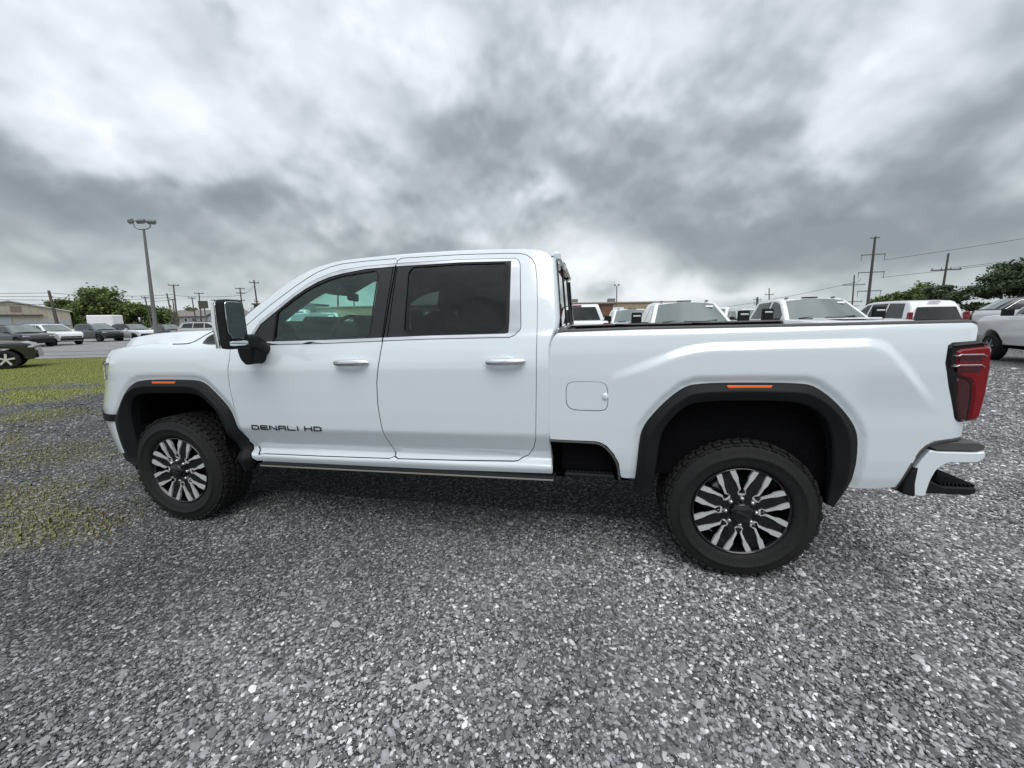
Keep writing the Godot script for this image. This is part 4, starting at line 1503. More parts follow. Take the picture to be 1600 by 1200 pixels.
	far.tube([Vector3(0.985, 1.44, -2.26), Vector3(0.96, 1.375, -2.02)], [0.045], 10)
	part("side_mirror", far, M.black, root)

	# ---- inside the cab
	var dash := MB.new()
	var drow := []
	for zz in [-0.10, -0.4, -0.8, -1.2, -1.6, -1.9]:
		drow.append([Vector3(0.70, 1.49, zz), Vector3(0.78, 1.545, zz), Vector3(0.94, 1.565, zz), Vector3(1.06, 1.545, zz), Vector3(1.12, 1.45, zz), Vector3(1.12, 1.28, zz), Vector3(1.05, 1.0, zz)])
	dash.patch(drow, Vector3(0.4, 1, 0))
	dash.box(Vector3(1.0, 1.57, -0.55), Vector3(0.14, 0.06, 0.38), 0.03)
	dash.box(Vector3(1.09, 1.53, -1.0), Vector3(0.04, 0.17, 0.34), 0.015)
	part("dashboard", dash, M.interior_grey, root)
	var sw := MB.new()
	var sbs := Basis(Vector3(0, 0, 1), -0.42)
	var ring := []
	for k in 33:
		var a := TAU * k / 32.0
		ring.append(Vector3(1.17, 1.425, -0.55) + sbs * Vector3(0, cos(a) * 0.19, sin(a) * 0.19))
	sw.tube(ring, [0.016], 8, false)
	sw.ball(Vector3(1.16, 1.425, -0.55), Vector3(0.04, 0.07, 0.08), 12)
	sw.tube([Vector3(1.16, 1.425, -0.74), Vector3(1.16, 1.425, -0.36)], [0.014], 6)
	sw.tube([Vector3(1.15, 1.415, -0.55), Vector3(0.95, 1.33, -0.55)], [0.035], 8)
	part("steering_wheel", sw, M.interior, root)
	for z in [-0.55, -1.45]:
		var st := holder("front_seat", root)
		var c := MB.new()
		c.box(Vector3(1.66, 0.98, z), Vector3(0.52, 0.18, 0.54), 0.06)
		part("seat_cushion", c, M.interior, st)
		var b := MB.new()
		b.box(Vector3(1.96, 1.30, z), Vector3(0.15, 0.66, 0.52), 0.06, Basis(Vector3(0, 0, 1), -0.28))
		part("backrest", b, M.interior, st)
		var h := MB.new()
		h.box(Vector3(2.09, 1.70, z), Vector3(0.10, 0.18, 0.27), 0.04, Basis(Vector3(0, 0, 1), -0.2))
		h.tube([Vector3(2.05, 1.55, z - 0.06), Vector3(2.08, 1.68, z - 0.06)], [0.008], 6)
		h.tube([Vector3(2.05, 1.55, z + 0.06), Vector3(2.08, 1.68, z + 0.06)], [0.008], 6)
		part("headrest", h, M.interior, st)
	var con := MB.new()
	con.box(Vector3(1.65, 1.02, -1.0), Vector3(0.9, 0.22, 0.28), 0.04)
	part("centre_console", con, M.interior, root)
	var rs := MB.new()
	rs.box(Vector3(2.50, 0.98, -1.0), Vector3(0.50, 0.18, 1.62), 0.05)
	rs.box(Vector3(2.79, 1.28, -1.0), Vector3(0.14, 0.62, 1.62), 0.05, Basis(Vector3(0, 0, 1), -0.12))
	for z in [-0.5, -1.0, -1.5]:
		rs.box(Vector3(2.84, 1.64, z), Vector3(0.09, 0.15, 0.26), 0.035)
	part("rear_bench", rs, M.interior, root)
	var fl2 := MB.new()
	fl2.box(Vector3(1.8, 0.74, -1.0), Vector3(2.2, 0.06, 1.86))
	fl2.box(Vector3(0.76, 1.08, -1.0), Vector3(0.06, 0.74, 1.86))
	part("cab_floor", fl2, M.interior, root)
	var rm := holder("interior_mirror", root)
	var m1 := MB.new()
	m1.box(Vector3(0.985, 1.785, -1.0), Vector3(0.03, 0.075, 0.25), 0.014, Basis(Vector3(0, 1, 0), 0.25))
	m1.tube([Vector3(0.98, 1.79, -1.0), Vector3(0.92, 1.85, -1.0)], [0.014], 8)
	part("mirror_body", m1, M.seal, rm)
	var m2 := MB.new()
	m2.prism(P2([0.80, 1.815, 0.87, 1.80, 1.14, 1.93, 1.05, 1.955]), -0.86, -1.14, Transform3D(), 0.02)
	part("camera_housing", m2, M.seal, rm)
	for side in [1.0, -1.0]:
		var vz := MB.new()
		vz.box(Vector3(1.36, 1.905, -1.0 + side * 0.42), Vector3(0.20, 0.025, 0.42), 0.01, Basis(Vector3(0, 0, 1), 0.15))
		part("sun_visor", vz, M.headliner, root)

	# ---- wheels
	var w := build_wheel(root)
	w.position = Vector3(0, 0.42, 0)
	for q in [[Vector3(4.036, 0.42, 0), 0.0, 0.12], [Vector3(0, 0.42, cz), PI, 0.3], [Vector3(4.036, 0.42, cz), PI, 0.5]]:
		var c: Node3D = w.duplicate()
		c.name = fresh("wheel", root)
		root.add_child(c, true)
		c.position = q[0]
		c.rotation = Vector3(0, q[1], 0)

# ---------------------------------------------------------------- other vehicles (forward = +x, middle = z 0)
func shell(mb: MB, poly: PackedVector2Array, r: float, cell: float, step := 0.14) -> void:
	cz = 0.0
	var lp := dense(poly, step)
	var ins := MB.inset(lp, r)
	panel(mb, ins, [], 2, 0.0, 1.0, cell)
	panel(mb, ins, [], 2, 0.0, -1.0, cell)
	var m := lp.size()
	var s := -1.0 if Geometry2D.is_polygon_clockwise(lp) else 1.0
	var rows := []
	for k in m:
		var e0 := (lp[k] - lp[(k + m - 1) % m]).normalized()
		var e1 := (lp[(k + 1) % m] - lp[k]).normalized()
		var o2 := ((Vector2(e0.y, -e0.x) + Vector2(e1.y, -e1.x)) * s).normalized()
		var o := Vector3(o2.x, o2.y, 0)
		var z := zf(2, ins[k].x, ins[k].y)
		var nz := zn(2, ins[k].x, ins[k].y)
		var mid := (nz + o).normalized()
		var mp := ins[k].lerp(lp[k], 0.7)
		rows.append([[Vector3(ins[k].x, ins[k].y, z), nz], [Vector3(mp.x, mp.y, z - r * 0.3), mid], [Vector3(lp[k].x, lp[k].y, z - r), o]])
	for k in m:
		var a: Array = rows[k]
		var b: Array = rows[(k + 1) % m]
		for j in 2:
			for sd in [1.0, -1.0]:
				var f := Vector3(1, 1, sd)
				mb.quads(a[j][0] * f, b[j][0] * f, b[j + 1][0] * f, a[j + 1][0] * f, a[j][1] * f, b[j][1] * f, b[j + 1][1] * f, a[j + 1][1] * f)
		var f2 := Vector3(1, 1, -1)
		mb.quads(a[2][0], b[2][0], b[2][0] * f2, a[2][0] * f2, a[2][1], b[2][1], b[2][1], a[2][1])

func side_pane(called: String, poly: Array, m: Material, parent: Node, off := 0.006) -> void:
	for s in [1.0, -1.0]:
		var g := MB.new()
		panel(g, P2(poly), [], 2, off, s, 0.3)
		part(called, g, m, parent)

func cross_pane(called: String, b: Vector2, t: Vector2, inset_w: float, m: Material, parent: Node, trim0 := 0.06, trim1 := 0.06, bow := 0.05) -> void:
	var d := (t - b).normalized()
	var nn := Vector2(d.y, -d.x)
	if nn.y < 0.0:
		nn = -nn
	b += d * trim0
	t -= d * trim1
	var rows := []
	for u in [0.0, 0.5, 1.0]:
		var q := b.lerp(t, u)
		var w := zf(2, q.x, q.y) - inset_w
		var r := []
		for k in 7:
			var f := k / 3.0 - 1.0
			r.append(Vector3(q.x + nn.x * (0.008 + bow * (1.0 - f * f)), q.y + nn.y * (0.008 + bow * 0.5 * (1.0 - f * f)), w * f))
		rows.append(r)
	var g := MB.new()
	g.patch(rows, Vector3(nn.x, nn.y, 0))
	part(called, g, m, parent)

func arch(cx: float, cy: float, r: float, y0: float) -> Array:
	# points from front foot over the top to the rear foot (x falls)
	var o := []
	for k in 11:
		var a := PI * k / 10.0
		o.append(cx + cos(a) * r)
		o.append(maxf(y0, cy + sin(a) * r))
	return o

func car_wheels(root: Node3D, xs: Array, r: float, w: float, rim_m: Material, spokes: int, track: float, rim_share := 0.62) -> void:
	var first: Node3D = null
	for x in xs:
		for s in [1.0, -1.0]:
			if first == null:
				first = holder("wheel", root)
				var t := MB.new()
				t.lathe(Transform3D(), [Vector2(r * rim_share, 0.0), Vector2(r * 0.72, 0.018), Vector2(r * 0.86, 0.022), Vector2(r * 0.95, 0.006), Vector2(r, -0.03), Vector2(r, 0.03 - w), Vector2(r * 0.9, -w), Vector2(r * 0.5, -w)], 40)
				part("tyre", t, M.rubber, first)
				var b := MB.new()
				b.lathe(Transform3D(), [Vector2(r * rim_share + 0.003, 0.004), Vector2(r * rim_share - 0.015, 0.006), Vector2(r * rim_share - 0.02, -0.05), Vector2(0, -0.05)], 32)
				part("rim", b, M.black_gloss, first)
				for k in spokes:
					var sp := MB.new()
					var rt := Transform3D(Basis(Vector3(0, 0, 1), TAU * k / spokes + 0.3))
					var e := r * rim_share - 0.012
					var hw := 1.15 / spokes
					sp.prism(P2([0.03, -0.03, e, -hw * e, e, hw * e * 0.25, 0.03, 0.03]), -0.05, -0.004, rt, 0.004)
					part("spoke", sp, rim_m, first)
				var h := MB.new()
				h.lathe(Transform3D(), [Vector2(0.07, -0.04), Vector2(0.06, 0.004), Vector2(0, 0.006)], 16)
				part("hub_cap", h, rim_m, first)
				first.position = Vector3(x, r, track * s)
				continue
			var c: Node3D = first.duplicate()
			c.name = fresh("wheel", root)
			root.add_child(c, true)
			c.position = Vector3(x, r, track * s)
			c.rotation.y = 0.0 if s > 0 else PI

func boxes(called: String, list: Array, m: Material, parent: Node, both := true) -> void:
	for b in list:
		for s in ([1.0, -1.0] if both else [1.0]):
			var g := MB.new()
			g.box(Vector3(b[0], b[1], b[2] * s), Vector3(b[3], b[4], b[5]), 0.015)
			part(called, g, m, parent)

# full-size pickup; tow = big mirrors and roof lights
func pickup(label: String, paint: Material, tow: bool, group: String) -> Node3D:
	var o := thing("parked_pickup", label, "pickup truck", Vector3.ZERO, 0.0, group)
	gp = {"w": 1.0, "xf": 1.9, "kf": 0.13, "xr": -2.5, "kr": 0.10, "belt": 1.38, "tum": 0.40, "y0": 0.5}
	var low := [-3.02, 0.62, -3.05, 0.80, -3.02, 1.40, -2.98, 1.44, -0.90, 1.43, -0.86, 1.40, 1.0, 1.40, 1.25, 1.43, 1.9, 1.425, 2.55, 1.39, 2.80, 1.33, 2.90, 1.20, 2.94, 0.85, 2.90, 0.60, 2.78, 0.50, 2.48, 0.50]
	low.append_array(arch(1.95, 0.46, 0.50, 0.50))
	low.append_array([1.45, 0.50, -1.55, 0.54])
	low.append_array(arch(-2.05, 0.46, 0.50, 0.54))
	low.append_array([-2.58, 0.58])
	var b := MB.new()
	shell(b, P2(low), 0.045, 0.12)
	b.box(Vector3(1.9, 1.44, 0), Vector3(1.1, 0.03, 0.75), 0.012)
	part("body", b, paint, o)
	var cab := MB.new()
	shell(cab, soft(P2([-0.92, 1.36, -0.86, 1.62, -0.80, 1.90, -0.66, 1.965, 0.0, 1.985, 0.40, 1.965, 0.62, 1.90, 1.0, 1.64, 1.32, 1.40, 1.32, 1.36]), 1, true, 0.15), 0.06, 0.12)
	part("cab", cab, paint, o)
	side_pane("side_window", [0.22, 1.45, 1.02, 1.45, 0.98, 1.56, 0.60, 1.82, 0.42, 1.88, 0.20, 1.90], M.pane_dark, o)
	side_pane("side_window", [-0.72, 1.45, 0.12, 1.45, 0.10, 1.90, -0.60, 1.88], M.pane_dark, o)
	cross_pane("windscreen", Vector2(1.32, 1.40), Vector2(0.60, 1.92), 0.09, M.pane_screen, o, 0.02, 0.04, 0.10)
	cross_pane("rear_window", Vector2(-0.90, 1.44), Vector2(-0.80, 1.90), 0.12, M.pane_dark, o, 0.02, 0.03, 0.02)
	boxes("brake_lamp", [[-0.815, 1.915, 0.0, 0.05, 0.045, 0.42]], M.red, o, false)
	boxes("tail_lamp", [[-3.03, 1.18, 0.87, 0.10, 0.42, 0.16]], M.red, o)
	boxes("headlamp", [[2.78, 1.17, 0.78, 0.22, 0.20, 0.24]], M.lamp_clear, o)
	boxes("grille", [[2.90, 1.02, 0.0, 0.10, 0.42, 1.25]], M.black_gloss, o, false)
	boxes("grille_bar", [[2.955, 1.12, 0.0, 0.03, 0.05, 1.2], [2.955, 0.95, 0.0, 0.03, 0.05, 1.2]], M.chrome, o, false)
	boxes("front_bumper", [[2.92, 0.66, 0.0, 0.20, 0.24, 1.80]], M.chrome if not tow else M.white_far, o, false)
	boxes("rear_bumper", [[-3.10, 0.70, 0.0, 0.16, 0.20, 1.80]], M.chrome, o, false)
	boxes("tailgate_handle", [[-3.055, 1.30, 0.0, 0.03, 0.07, 0.32]], M.black, o, false)
	boxes("bonnet_scoop", [[1.75, 1.465, 0.0, 0.30, 0.03, 0.5]], M.black, o, false)
	boxes("bed_rail_cap", [[-1.95, 1.445, 0.90, 2.0, 0.025, 0.08]], M.black, o)
	boxes("door_handle", [[0.30, 1.22, 1.0, 0.20, 0.035, 0.04], [-0.62, 1.22, 1.0, 0.20, 0.035, 0.04]], M.chrome, o)
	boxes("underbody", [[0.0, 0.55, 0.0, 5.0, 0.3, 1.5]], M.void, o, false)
	for s in [-0.28, 0.42]:
		var wp := MB.new()
		wp.tube([Vector3(1.335, 1.455, s + 0.25), Vector3(1.27, 1.50, s - 0.30)], [0.012], 5)
		part("wiper", wp, M.seal, o)
	if tow:
		var stk := MB.new()
		stk.box(Vector3(0.815, 1.835, -0.52), Vector3(0.004, 0.07, 0.17), 0.0, Basis(Vector3(0, 0, 1), 0.95))
		part("windscreen_sticker", stk, M.paper, o)
		boxes("side_mirror", [[1.02, 1.56, 1.24, 0.12, 0.30, 0.24], [0.98, 1.42, 1.06, 0.10, 0.09, 0.24]], M.black, o)
		boxes("mirror_lamp", [[1.085, 1.62, 1.24, 0.02, 0.04, 0.18]], M.lamp_clear, o)
		boxes("roof_light", [[0.42, 1.985, 0.55, 0.10, 0.03, 0.07], [0.42, 1.99, 0.0, 0.12, 0.03, 0.36]], M.seal, o)
	else:
		boxes("side_mirror", [[0.98, 1.50, 1.12, 0.12, 0.20, 0.24]], M.black, o)
	car_wheels(o, [1.95, -2.05], 0.42, 0.27, M.alloy, 6, 0.94)
	cz = -2.0
	return o

func suv(label: String, paint: Material, roof: Material, tall: float, group: String, rim_m: Material) -> Node3D:
	var o := thing("parked_suv", label, "suv", Vector3.ZERO, 0.0, group)
	var h := tall
	gp = {"w": 0.96, "xf": 1.3, "kf": 0.16, "xr": -1.7, "kr": 0.16, "belt": h * 0.64, "tum": 0.34, "y0": 0.35}
	var bl := h * 0.64
	var low := [-2.32, 0.50, -2.38, 0.75, -2.30, bl, 0.95, bl + 0.02, 1.35, bl, 2.05, bl - 0.05, 2.27, bl - 0.12, 2.36, bl - 0.30, 2.38, 0.48, 2.27, 0.34, 2.06, 0.34]
	low.append_array(arch(1.60, 0.37, 0.43, 0.34))
	low.append_array([1.15, 0.34, -1.0, 0.34])
	low.append_array(arch(-1.42, 0.37, 0.43, 0.34))
	low.append_array([-1.87, 0.36])
	var b := MB.new()
	shell(b, P2(low), 0.06, 0.12)
	part("body", b, paint, o)
	var cb := MB.new()
	shell(cb, soft(P2([-2.26, bl - 0.03, -2.12, h - 0.30, -1.92, h - 0.06, -1.2, h, 0.0, h - 0.01, 0.35, h - 0.08, 0.80, bl + 0.24, 1.18, bl + 0.01, 1.18, bl - 0.03]), 1, true, 0.15), 0.07, 0.12)
	part("cab", cb, roof, o)
	side_pane("side_window", [0.02, bl + 0.05, 0.92, bl + 0.05, 0.62, bl + 0.28, 0.20, h - 0.14, 0.0, h - 0.11], M.pane_dark, o)
	side_pane("side_window", [-0.95, bl + 0.05, -0.08, bl + 0.05, -0.08, h - 0.11, -0.92, h - 0.10], M.pane_dark, o)
	side_pane("side_window", [-1.95, bl + 0.08, -1.03, bl + 0.05, -1.0, h - 0.10, -1.75, h - 0.13], M.pane_dark, o)
	cross_pane("windscreen", Vector2(1.16, bl + 0.02), Vector2(0.34, h - 0.08), 0.10, M.pane_screen, o, 0.03, 0.05, 0.10)
	cross_pane("rear_window", Vector2(-2.27, bl - 0.02), Vector2(-2.13, h - 0.28), 0.13, M.pane_dark, o, 0.05, 0.0, 0.015)
	boxes("brake_lamp", [[-2.03, h - 0.10, 0.0, 0.06, 0.03, 0.36]], M.red_dark, o, false)
	boxes("headlamp", [[2.20, bl - 0.24, 0.66, 0.26, 0.07, 0.34]], M.lamp_clear, o)
	boxes("grille", [[2.37, bl - 0.44, 0.0, 0.07, 0.10, 1.30], [2.37, 0.50, 0.0, 0.08, 0.20, 1.40]], M.black_gloss, o, false)
	boxes("tail_lamp", [[-2.29, bl - 0.14, 0.78, 0.14, 0.26, 0.24]], M.red, o)
	boxes("side_mirror", [[0.82, bl + 0.08, 1.02, 0.14, 0.13, 0.20]], paint, o)
	boxes("sill_cladding", [[0.0, 0.36, 0.90, 2.0, 0.10, 0.06]], M.black, o)
	boxes("roof_rail", [[-0.8, h + 0.02, 0.62, 2.0, 0.03, 0.04]], M.black, o)
	boxes("door_handle", [[-0.05, bl - 0.12, 0.96, 0.18, 0.03, 0.03], [-0.98, bl - 0.12, 0.96, 0.18, 0.03, 0.03]], paint, o)
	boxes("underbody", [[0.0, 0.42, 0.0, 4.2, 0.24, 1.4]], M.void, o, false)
	car_wheels(o, [1.60, -1.42], 0.36, 0.23, rim_m, 5, 0.90, 0.70)
	cz = -2.0
	return o

func cargo_van(label: String, group: String) -> Node3D:
	var o := thing("parked_van", label, "van", Vector3.ZERO, 0.0, group)
	gp = {"w": 1.0, "xf": 1.6, "kf": 0.12, "xr": -2.6, "kr": 0.08, "belt": 1.25, "tum": 0.14, "y0": 0.4}
	var low := [-2.75, 0.50, -2.78, 1.25, 1.15, 1.25, 1.6, 1.27, 2.15, 1.18, 2.40, 1.02, 2.45, 0.60, 2.30, 0.42, 1.98, 0.42]
	low.append_array(arch(1.5, 0.38, 0.44, 0.42))
	low.append_array([1.0, 0.42, -1.3, 0.42])
	low.append_array(arch(-1.75, 0.38, 0.44, 0.42))
	low.append_array([-2.2, 0.46])
	var b := MB.new()
	shell(b, P2(low), 0.06, 0.14)
	part("body", b, M.white_far, o)
	var cb := MB.new()
	shell(cb, soft(P2([-2.74, 1.20, -2.70, 1.95, -2.55, 2.06, 0.2, 2.08, 0.55, 2.0, 1.1, 1.55, 1.45, 1.26, 1.45, 1.20]), 1, true, 0.12), 0.08, 0.14)
	part("cab", cb, M.white_far, o)
	side_pane("side_window", [0.35, 1.32, 1.22, 1.32, 1.0, 1.55, 0.62, 1.84, 0.35, 1.88], M.pane_dark, o)
	side_pane("side_window", [-0.9, 1.38, 0.22, 1.38, 0.22, 1.86, -0.9, 1.86], M.pane_dark, o)
	cross_pane("windscreen", Vector2(1.45, 1.27), Vector2(0.55, 2.0), 0.12, M.pane_screen, o, 0.03, 0.05, 0.08)
	boxes("headlamp", [[2.32, 0.98, 0.74, 0.16, 0.18, 0.22]], M.lamp_clear, o)
	boxes("tail_lamp", [[-2.74, 1.0, 0.92, 0.08, 0.35, 0.10]], M.red, o)
	boxes("grille", [[2.43, 0.92, 0.0, 0.06, 0.22, 1.1]], M.black, o, false)
	boxes("side_mirror", [[1.10, 1.45, 1.13, 0.12, 0.28, 0.18]], M.black, o)
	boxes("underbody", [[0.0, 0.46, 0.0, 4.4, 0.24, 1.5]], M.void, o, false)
	car_wheels(o, [1.5, -1.75], 0.38, 0.24, M.alloy, 8, 0.92)
	cz = -2.0
	return o

func face(h: Vector2) -> float:
	return atan2(-h.y, h.x)

func build_vehicles() -> void:
	var pg := "white pickup trucks parked in the rows behind"
	var tow := pickup("white nose on pickup truck with tow mirrors behind the middle of the long bed rail", M.white_far, true, pg)
	tow.position = Vector3(5.62, 0.0, -8.95)
	tow.rotation.y = face(Vector2(0.0, 1.0))
	copy_of(tow, "parked_pickup", "second white nose on pickup truck, nearer to the large dark tree and the pylon", Vector3(8.9, 0.05, -9.7), face(Vector2(0.02, 1.0)))
	copy_of(tow, "parked_pickup", "white tow mirror pickup truck seen between the rear facing cab and nose on truck", Vector3(5.0, 0.0, -15.2), face(Vector2(0.05, 1.0)))
	copy_of(tow, "parked_pickup", "white pickup truck whose bonnet shows through the driver's window, over the steering wheel", Vector3(-6.6, 0.0, -10.2), face(Vector2(0.55, 0.83)))
	copy_of(tow, "parked_pickup", "white pickup truck seen through the back edge of the driver's window", Vector3(-3.9, 0.0, -12.6), face(Vector2(0.2, 0.98)))
	var std := pickup("white pickup truck seen from behind with red roof lamp, beside the near truck's cab", M.white_far, false, pg)
	std.position = Vector3(2.75, 0.0, -11.6)
	std.scale = Vector3.ONE * 1.05
	std.rotation.y = face(Vector2(0.0, -1.0))
	copy_of(std, "parked_pickup", "white pickup truck beyond the near truck's tail lamp, its dark front wheel showing", Vector3(17.05, 0.0, -11.35), face(Vector2(0.27, -0.96)))
	copy_of(std, "parked_pickup", "white pickup truck whose plain bed side shows beside the big white suv's red tail lamp", Vector3(21.8, 0.12, -16.3), face(Vector2(-0.1, 0.99))).scale = Vector3.ONE * 1.12
	copy_of(std, "parked_pickup", "white pickup truck with red roof lamp seen between the tow mirror and windscreen pillar", Vector3(-10.6, 0.2, -13.6), face(Vector2(-0.5, -0.85)))
	var vg := "white vans parked behind the pickups"
	var van := cargo_van("white van behind the black tow mirrors of the second nose on truck, nearer of two", vg)
	van.position = Vector3(9.3, 0.0, -18.6)
	van.rotation.y = face(Vector2(-0.5, 0.86))
	copy_of(van, "parked_van", "white van standing farther back than the van by the black tow mirrors", Vector3(13.0, 0.0, -24.0), face(Vector2(-0.3, 0.95)))
	var sg := "suvs parked along the paved lot"
	var s1 := suv("white suv with black wheels at the front of the row, beside the dark suv", M.white_far, M.white_far, 1.76, sg, M.black_gloss)
	s1.position = Vector3(-45.1, 0, -24.1)
	s1.rotation.y = face(Vector2(1, 0.02))
	copy_of(s1, "parked_suv", "white suv seen over the truck bed between the rear facing cab and the tan building", Vector3(4.9, 0.0, -20.4), face(Vector2(-0.2, -1)))
	var big := suv("tall white suv turned away, showing its wide rear window and two red tail lamps", M.white_far, M.white_far, 2.1, sg, M.alloy)
	big.position = Vector3(15.5, 0, -16.4)
	boxes("tail_lamp", [[-2.245, 1.42, 0.84, 0.12, 0.44, 0.13]], M.red, big)
	boxes("plate_recess", [[-2.335, 1.16, 0.0, 0.05, 0.16, 0.5]], M.trim_grey, big, false)
	boxes("emblem", [[-2.30, 1.30, 0.0, 0.05, 0.06, 0.26]], M.chrome, big, false)
	big.rotation.y = face(Vector2(0.01, -1.0))
	var s4 := suv("silvery white suv with a black lower nose, fourth along the paved row", M.white_far, M.black_gloss, 1.72, sg, M.black_gloss)
	s4.position = Vector3(-48.9, 0, -33.3)
	s4.rotation.y = face(Vector2(0.99, 0.12))
	var s2 := suv("dark grey suv at the near end of the paved row, next to the white suv", M.grey_paint, M.grey_paint, 1.66, sg, M.black_gloss)
	s2.position = Vector3(-43.5, 0, -21.3)
	s2.rotation.y = face(Vector2(1, 0.05))
	var s3 := suv("dark green suv parked just behind the white suv in the paved row", M.green_paint, M.green_paint, 1.78, sg, M.black_gloss)
	s3.position = Vector3(-50.0, 0, -30.7)
	s3.rotation.y = face(Vector2(1, 0.1))
	copy_of(s3, "parked_suv", "dark suv with a flat roof at the foot of the three headed light pole", Vector3(-47.6, 0, -36.2), face(Vector2(0.97, 0.22)))
	copy_of(s3, "parked_suv", "black suv seen between two white trucks below the tan building", Vector3(6.2, 0.0, -23.6), face(Vector2(0.1, 1)))
	var s5 := suv("pale grey suv with long dark windows showing above the white truck's bonnet", M.pale_paint, M.pale_paint, 1.72, sg, M.alloy)
	s5.position = Vector3(-39.5, 0, -34.6)
	s5.rotation.y = face(Vector2(0.93, -0.3))
	copy_of(s5, "parked_suv", "pale suv half hidden by the light pole's foot", Vector3(-47.6, 0, -41.6), face(Vector2(0.95, 0.2)))
	var s6 := suv("dark grey suv parked alone on the grass edge with bright five spoke wheels", M.grey_paint, M.grey_paint, 1.68, sg, M.machined)
	for q in [s1, s2, s3, s4, s5]:
		q.scale = Vector3.ONE * 1.1
	s5.scale = Vector3(1.25, 1.15, 1.15)
	s6.position = Vector3(-20.4, 0, -7.45)
	s6.rotation.y = face(Vector2(0.55, -0.83))
	var s7 := suv("dark blue suv with bright window trim behind the plain white bed side", M.navy_paint, M.navy_paint, 2.0, sg, M.black_gloss)
	s7.position = Vector3(24.2, 0.35, -21.5)
	s7.rotation.y = face(Vector2(-0.92, -0.32))
	var tm := MB.new()
	for sd in [1.0, -1.0]:
		var tp := []
		gp = {"w": 0.96, "xf": 1.3, "kf": 0.16, "xr": -1.7, "kr": 0.16, "belt": 1.28, "tum": 0.34, "y0": 0.35}
		for q in [[0.92, 1.226], [0.62, 1.456], [0.20, 1.82], [0.0, 1.86], [-1.0, 1.87], [-1.78, 1.84], [-1.98, 1.24], [0.92, 1.226]]:
			tp.append(Vector3(q[0], q[1], (zf(2, q[0], q[1]) + 0.012) * sd))
		tm.tube(tp, [0.018], 6)
	part("window_trim", tm, M.chrome, s7)
	# white box trailer beyond the row
	var bt := thing("box_trailer", "long white box trailer standing behind the dark suvs, in front of the green trees", "trailer", Vector3(-72, 0, -45.5), face(Vector2(0.93, -0.37)))
	var bx := MB.new()
	bx.box(Vector3(0, 2.45, 0), Vector3(3.5, 2.0, 2.2), 0.12)
	part("box", bx, M.white_far, bt)
	var rib := MB.new()
	for k in 4:
		rib.box(Vector3(-1.4 + k, 2.45, 1.11), Vector3(0.05, 1.8, 0.02))
	part("side_rib", rib, M.white_far, bt)
	car_wheels(bt, [-1.0, 0.9], 0.55, 0.28, M.alloy, 6, 1.0)
	var sign_ := thing("framed_board", "small white framed board standing above the white suv by the tan building", "sign", Vector3(4.75, 0, -18.4), 0.15)
	var sb := MB.new()
	sb.box(Vector3(0, 2.06, 0), Vector3(0.58, 0.26, 0.03), 0.006)
	part("board", sb, M.paper, sign_)
	var sf := MB.new()
	for k in [[0, 2.20, 0.62, 0.03], [0, 1.92, 0.62, 0.03]]:
		sf.box(Vector3(k[0], k[1], 0.012), Vector3(k[2], k[3], 0.04), 0.004)
	for k in [-0.3, 0.3]:
		sf.box(Vector3(k, 1.08, 0.012), Vector3(0.03, 2.2, 0.035), 0.004)
	part("frame", sf, M.steel, sign_)

# ---------------------------------------------------------------- ground
func ground_y(x: float, z: float) -> float:
	return 0.35 * ss(15.0, 20.0, x) * (1.0 - ss(-18.5, -15.5, z))

var patchy := FastNoiseLite.new()
# how green the ground is at a point, 0..1
func greenness(x: float, z: float) -> float:
	var n := patchy.get_noise_2d(x * 1.0, z * 1.0)
	var n2 := patchy.get_noise_2d(x * 4.0 + 50.0, z * 4.0)
	# verge between the lot and the gravel; runs away to the left
	var a := -(x + 8.9) * 0.82 + (z + 4.3) * -0.57 * -1.0
	var near_edge := (Vector2(x, z) - Vector2(-8.6, -4.0)).dot(Vector2(-0.83, -0.56))
	var far_edge := (Vector2(-20.0, -13.1) - Vector2(x, z)).dot(Vector2(-0.35, -0.94))
	var g := ss(-0.6, 0.9, near_edge + n * 1.5) * ss(-0.6, 0.4, far_edge + n2 * 0.3) * (1.0 - ss(-4.0, 2.0, x))
	# bare gravel streak through it
	var streak := absf(near_edge - 2.4 + n * 1.2)
	g *= 0.25 + 0.75 * ss(0.3, 1.0, streak)
	# thin tufts nearer to the truck's nose
	for q in [[-1.0, 0.25, 0.7, 0.9], [-2.0, 0.0, 0.9, 0.8], [-3.4, -1.0, 1.2, 0.6], [-5.2, -1.0, 1.3, 0.8], [-1.6, -0.45, 0.5, 0.5], [-6.3, -2.6, 1.2, 0.45], [20.0, -8.5, 3.0, 0.5], [4.6, 1.35, 0.35, 0.25], [0.95, 1.0, 0.3, 0.25]]:
		var d: float = Vector2(x - q[0], (z - q[1]) * 1.5).length() / q[2]
		g = maxf(g, q[3] * (1.0 - ss(0.35, 1.1, d + n2 * 0.5)))
	return clampf(g + n2 * 0.15 * ss(0.05, 0.3, g), 0.0, 1.0)

func axis_steps(c: float, near: float, fine: float, far: float) -> Array:
	var o := []
	var p := c
	var st := fine
	while p < far:
		o.append(p)
		if p > c + near:
			st *= 1.13
		p += st
	o.append(far)
	p = c
	st = fine
	while p > -far:
		p -= st
		if p < c - near:
			st *= 1.13
		o.append(p)
	o.sort()
	return o

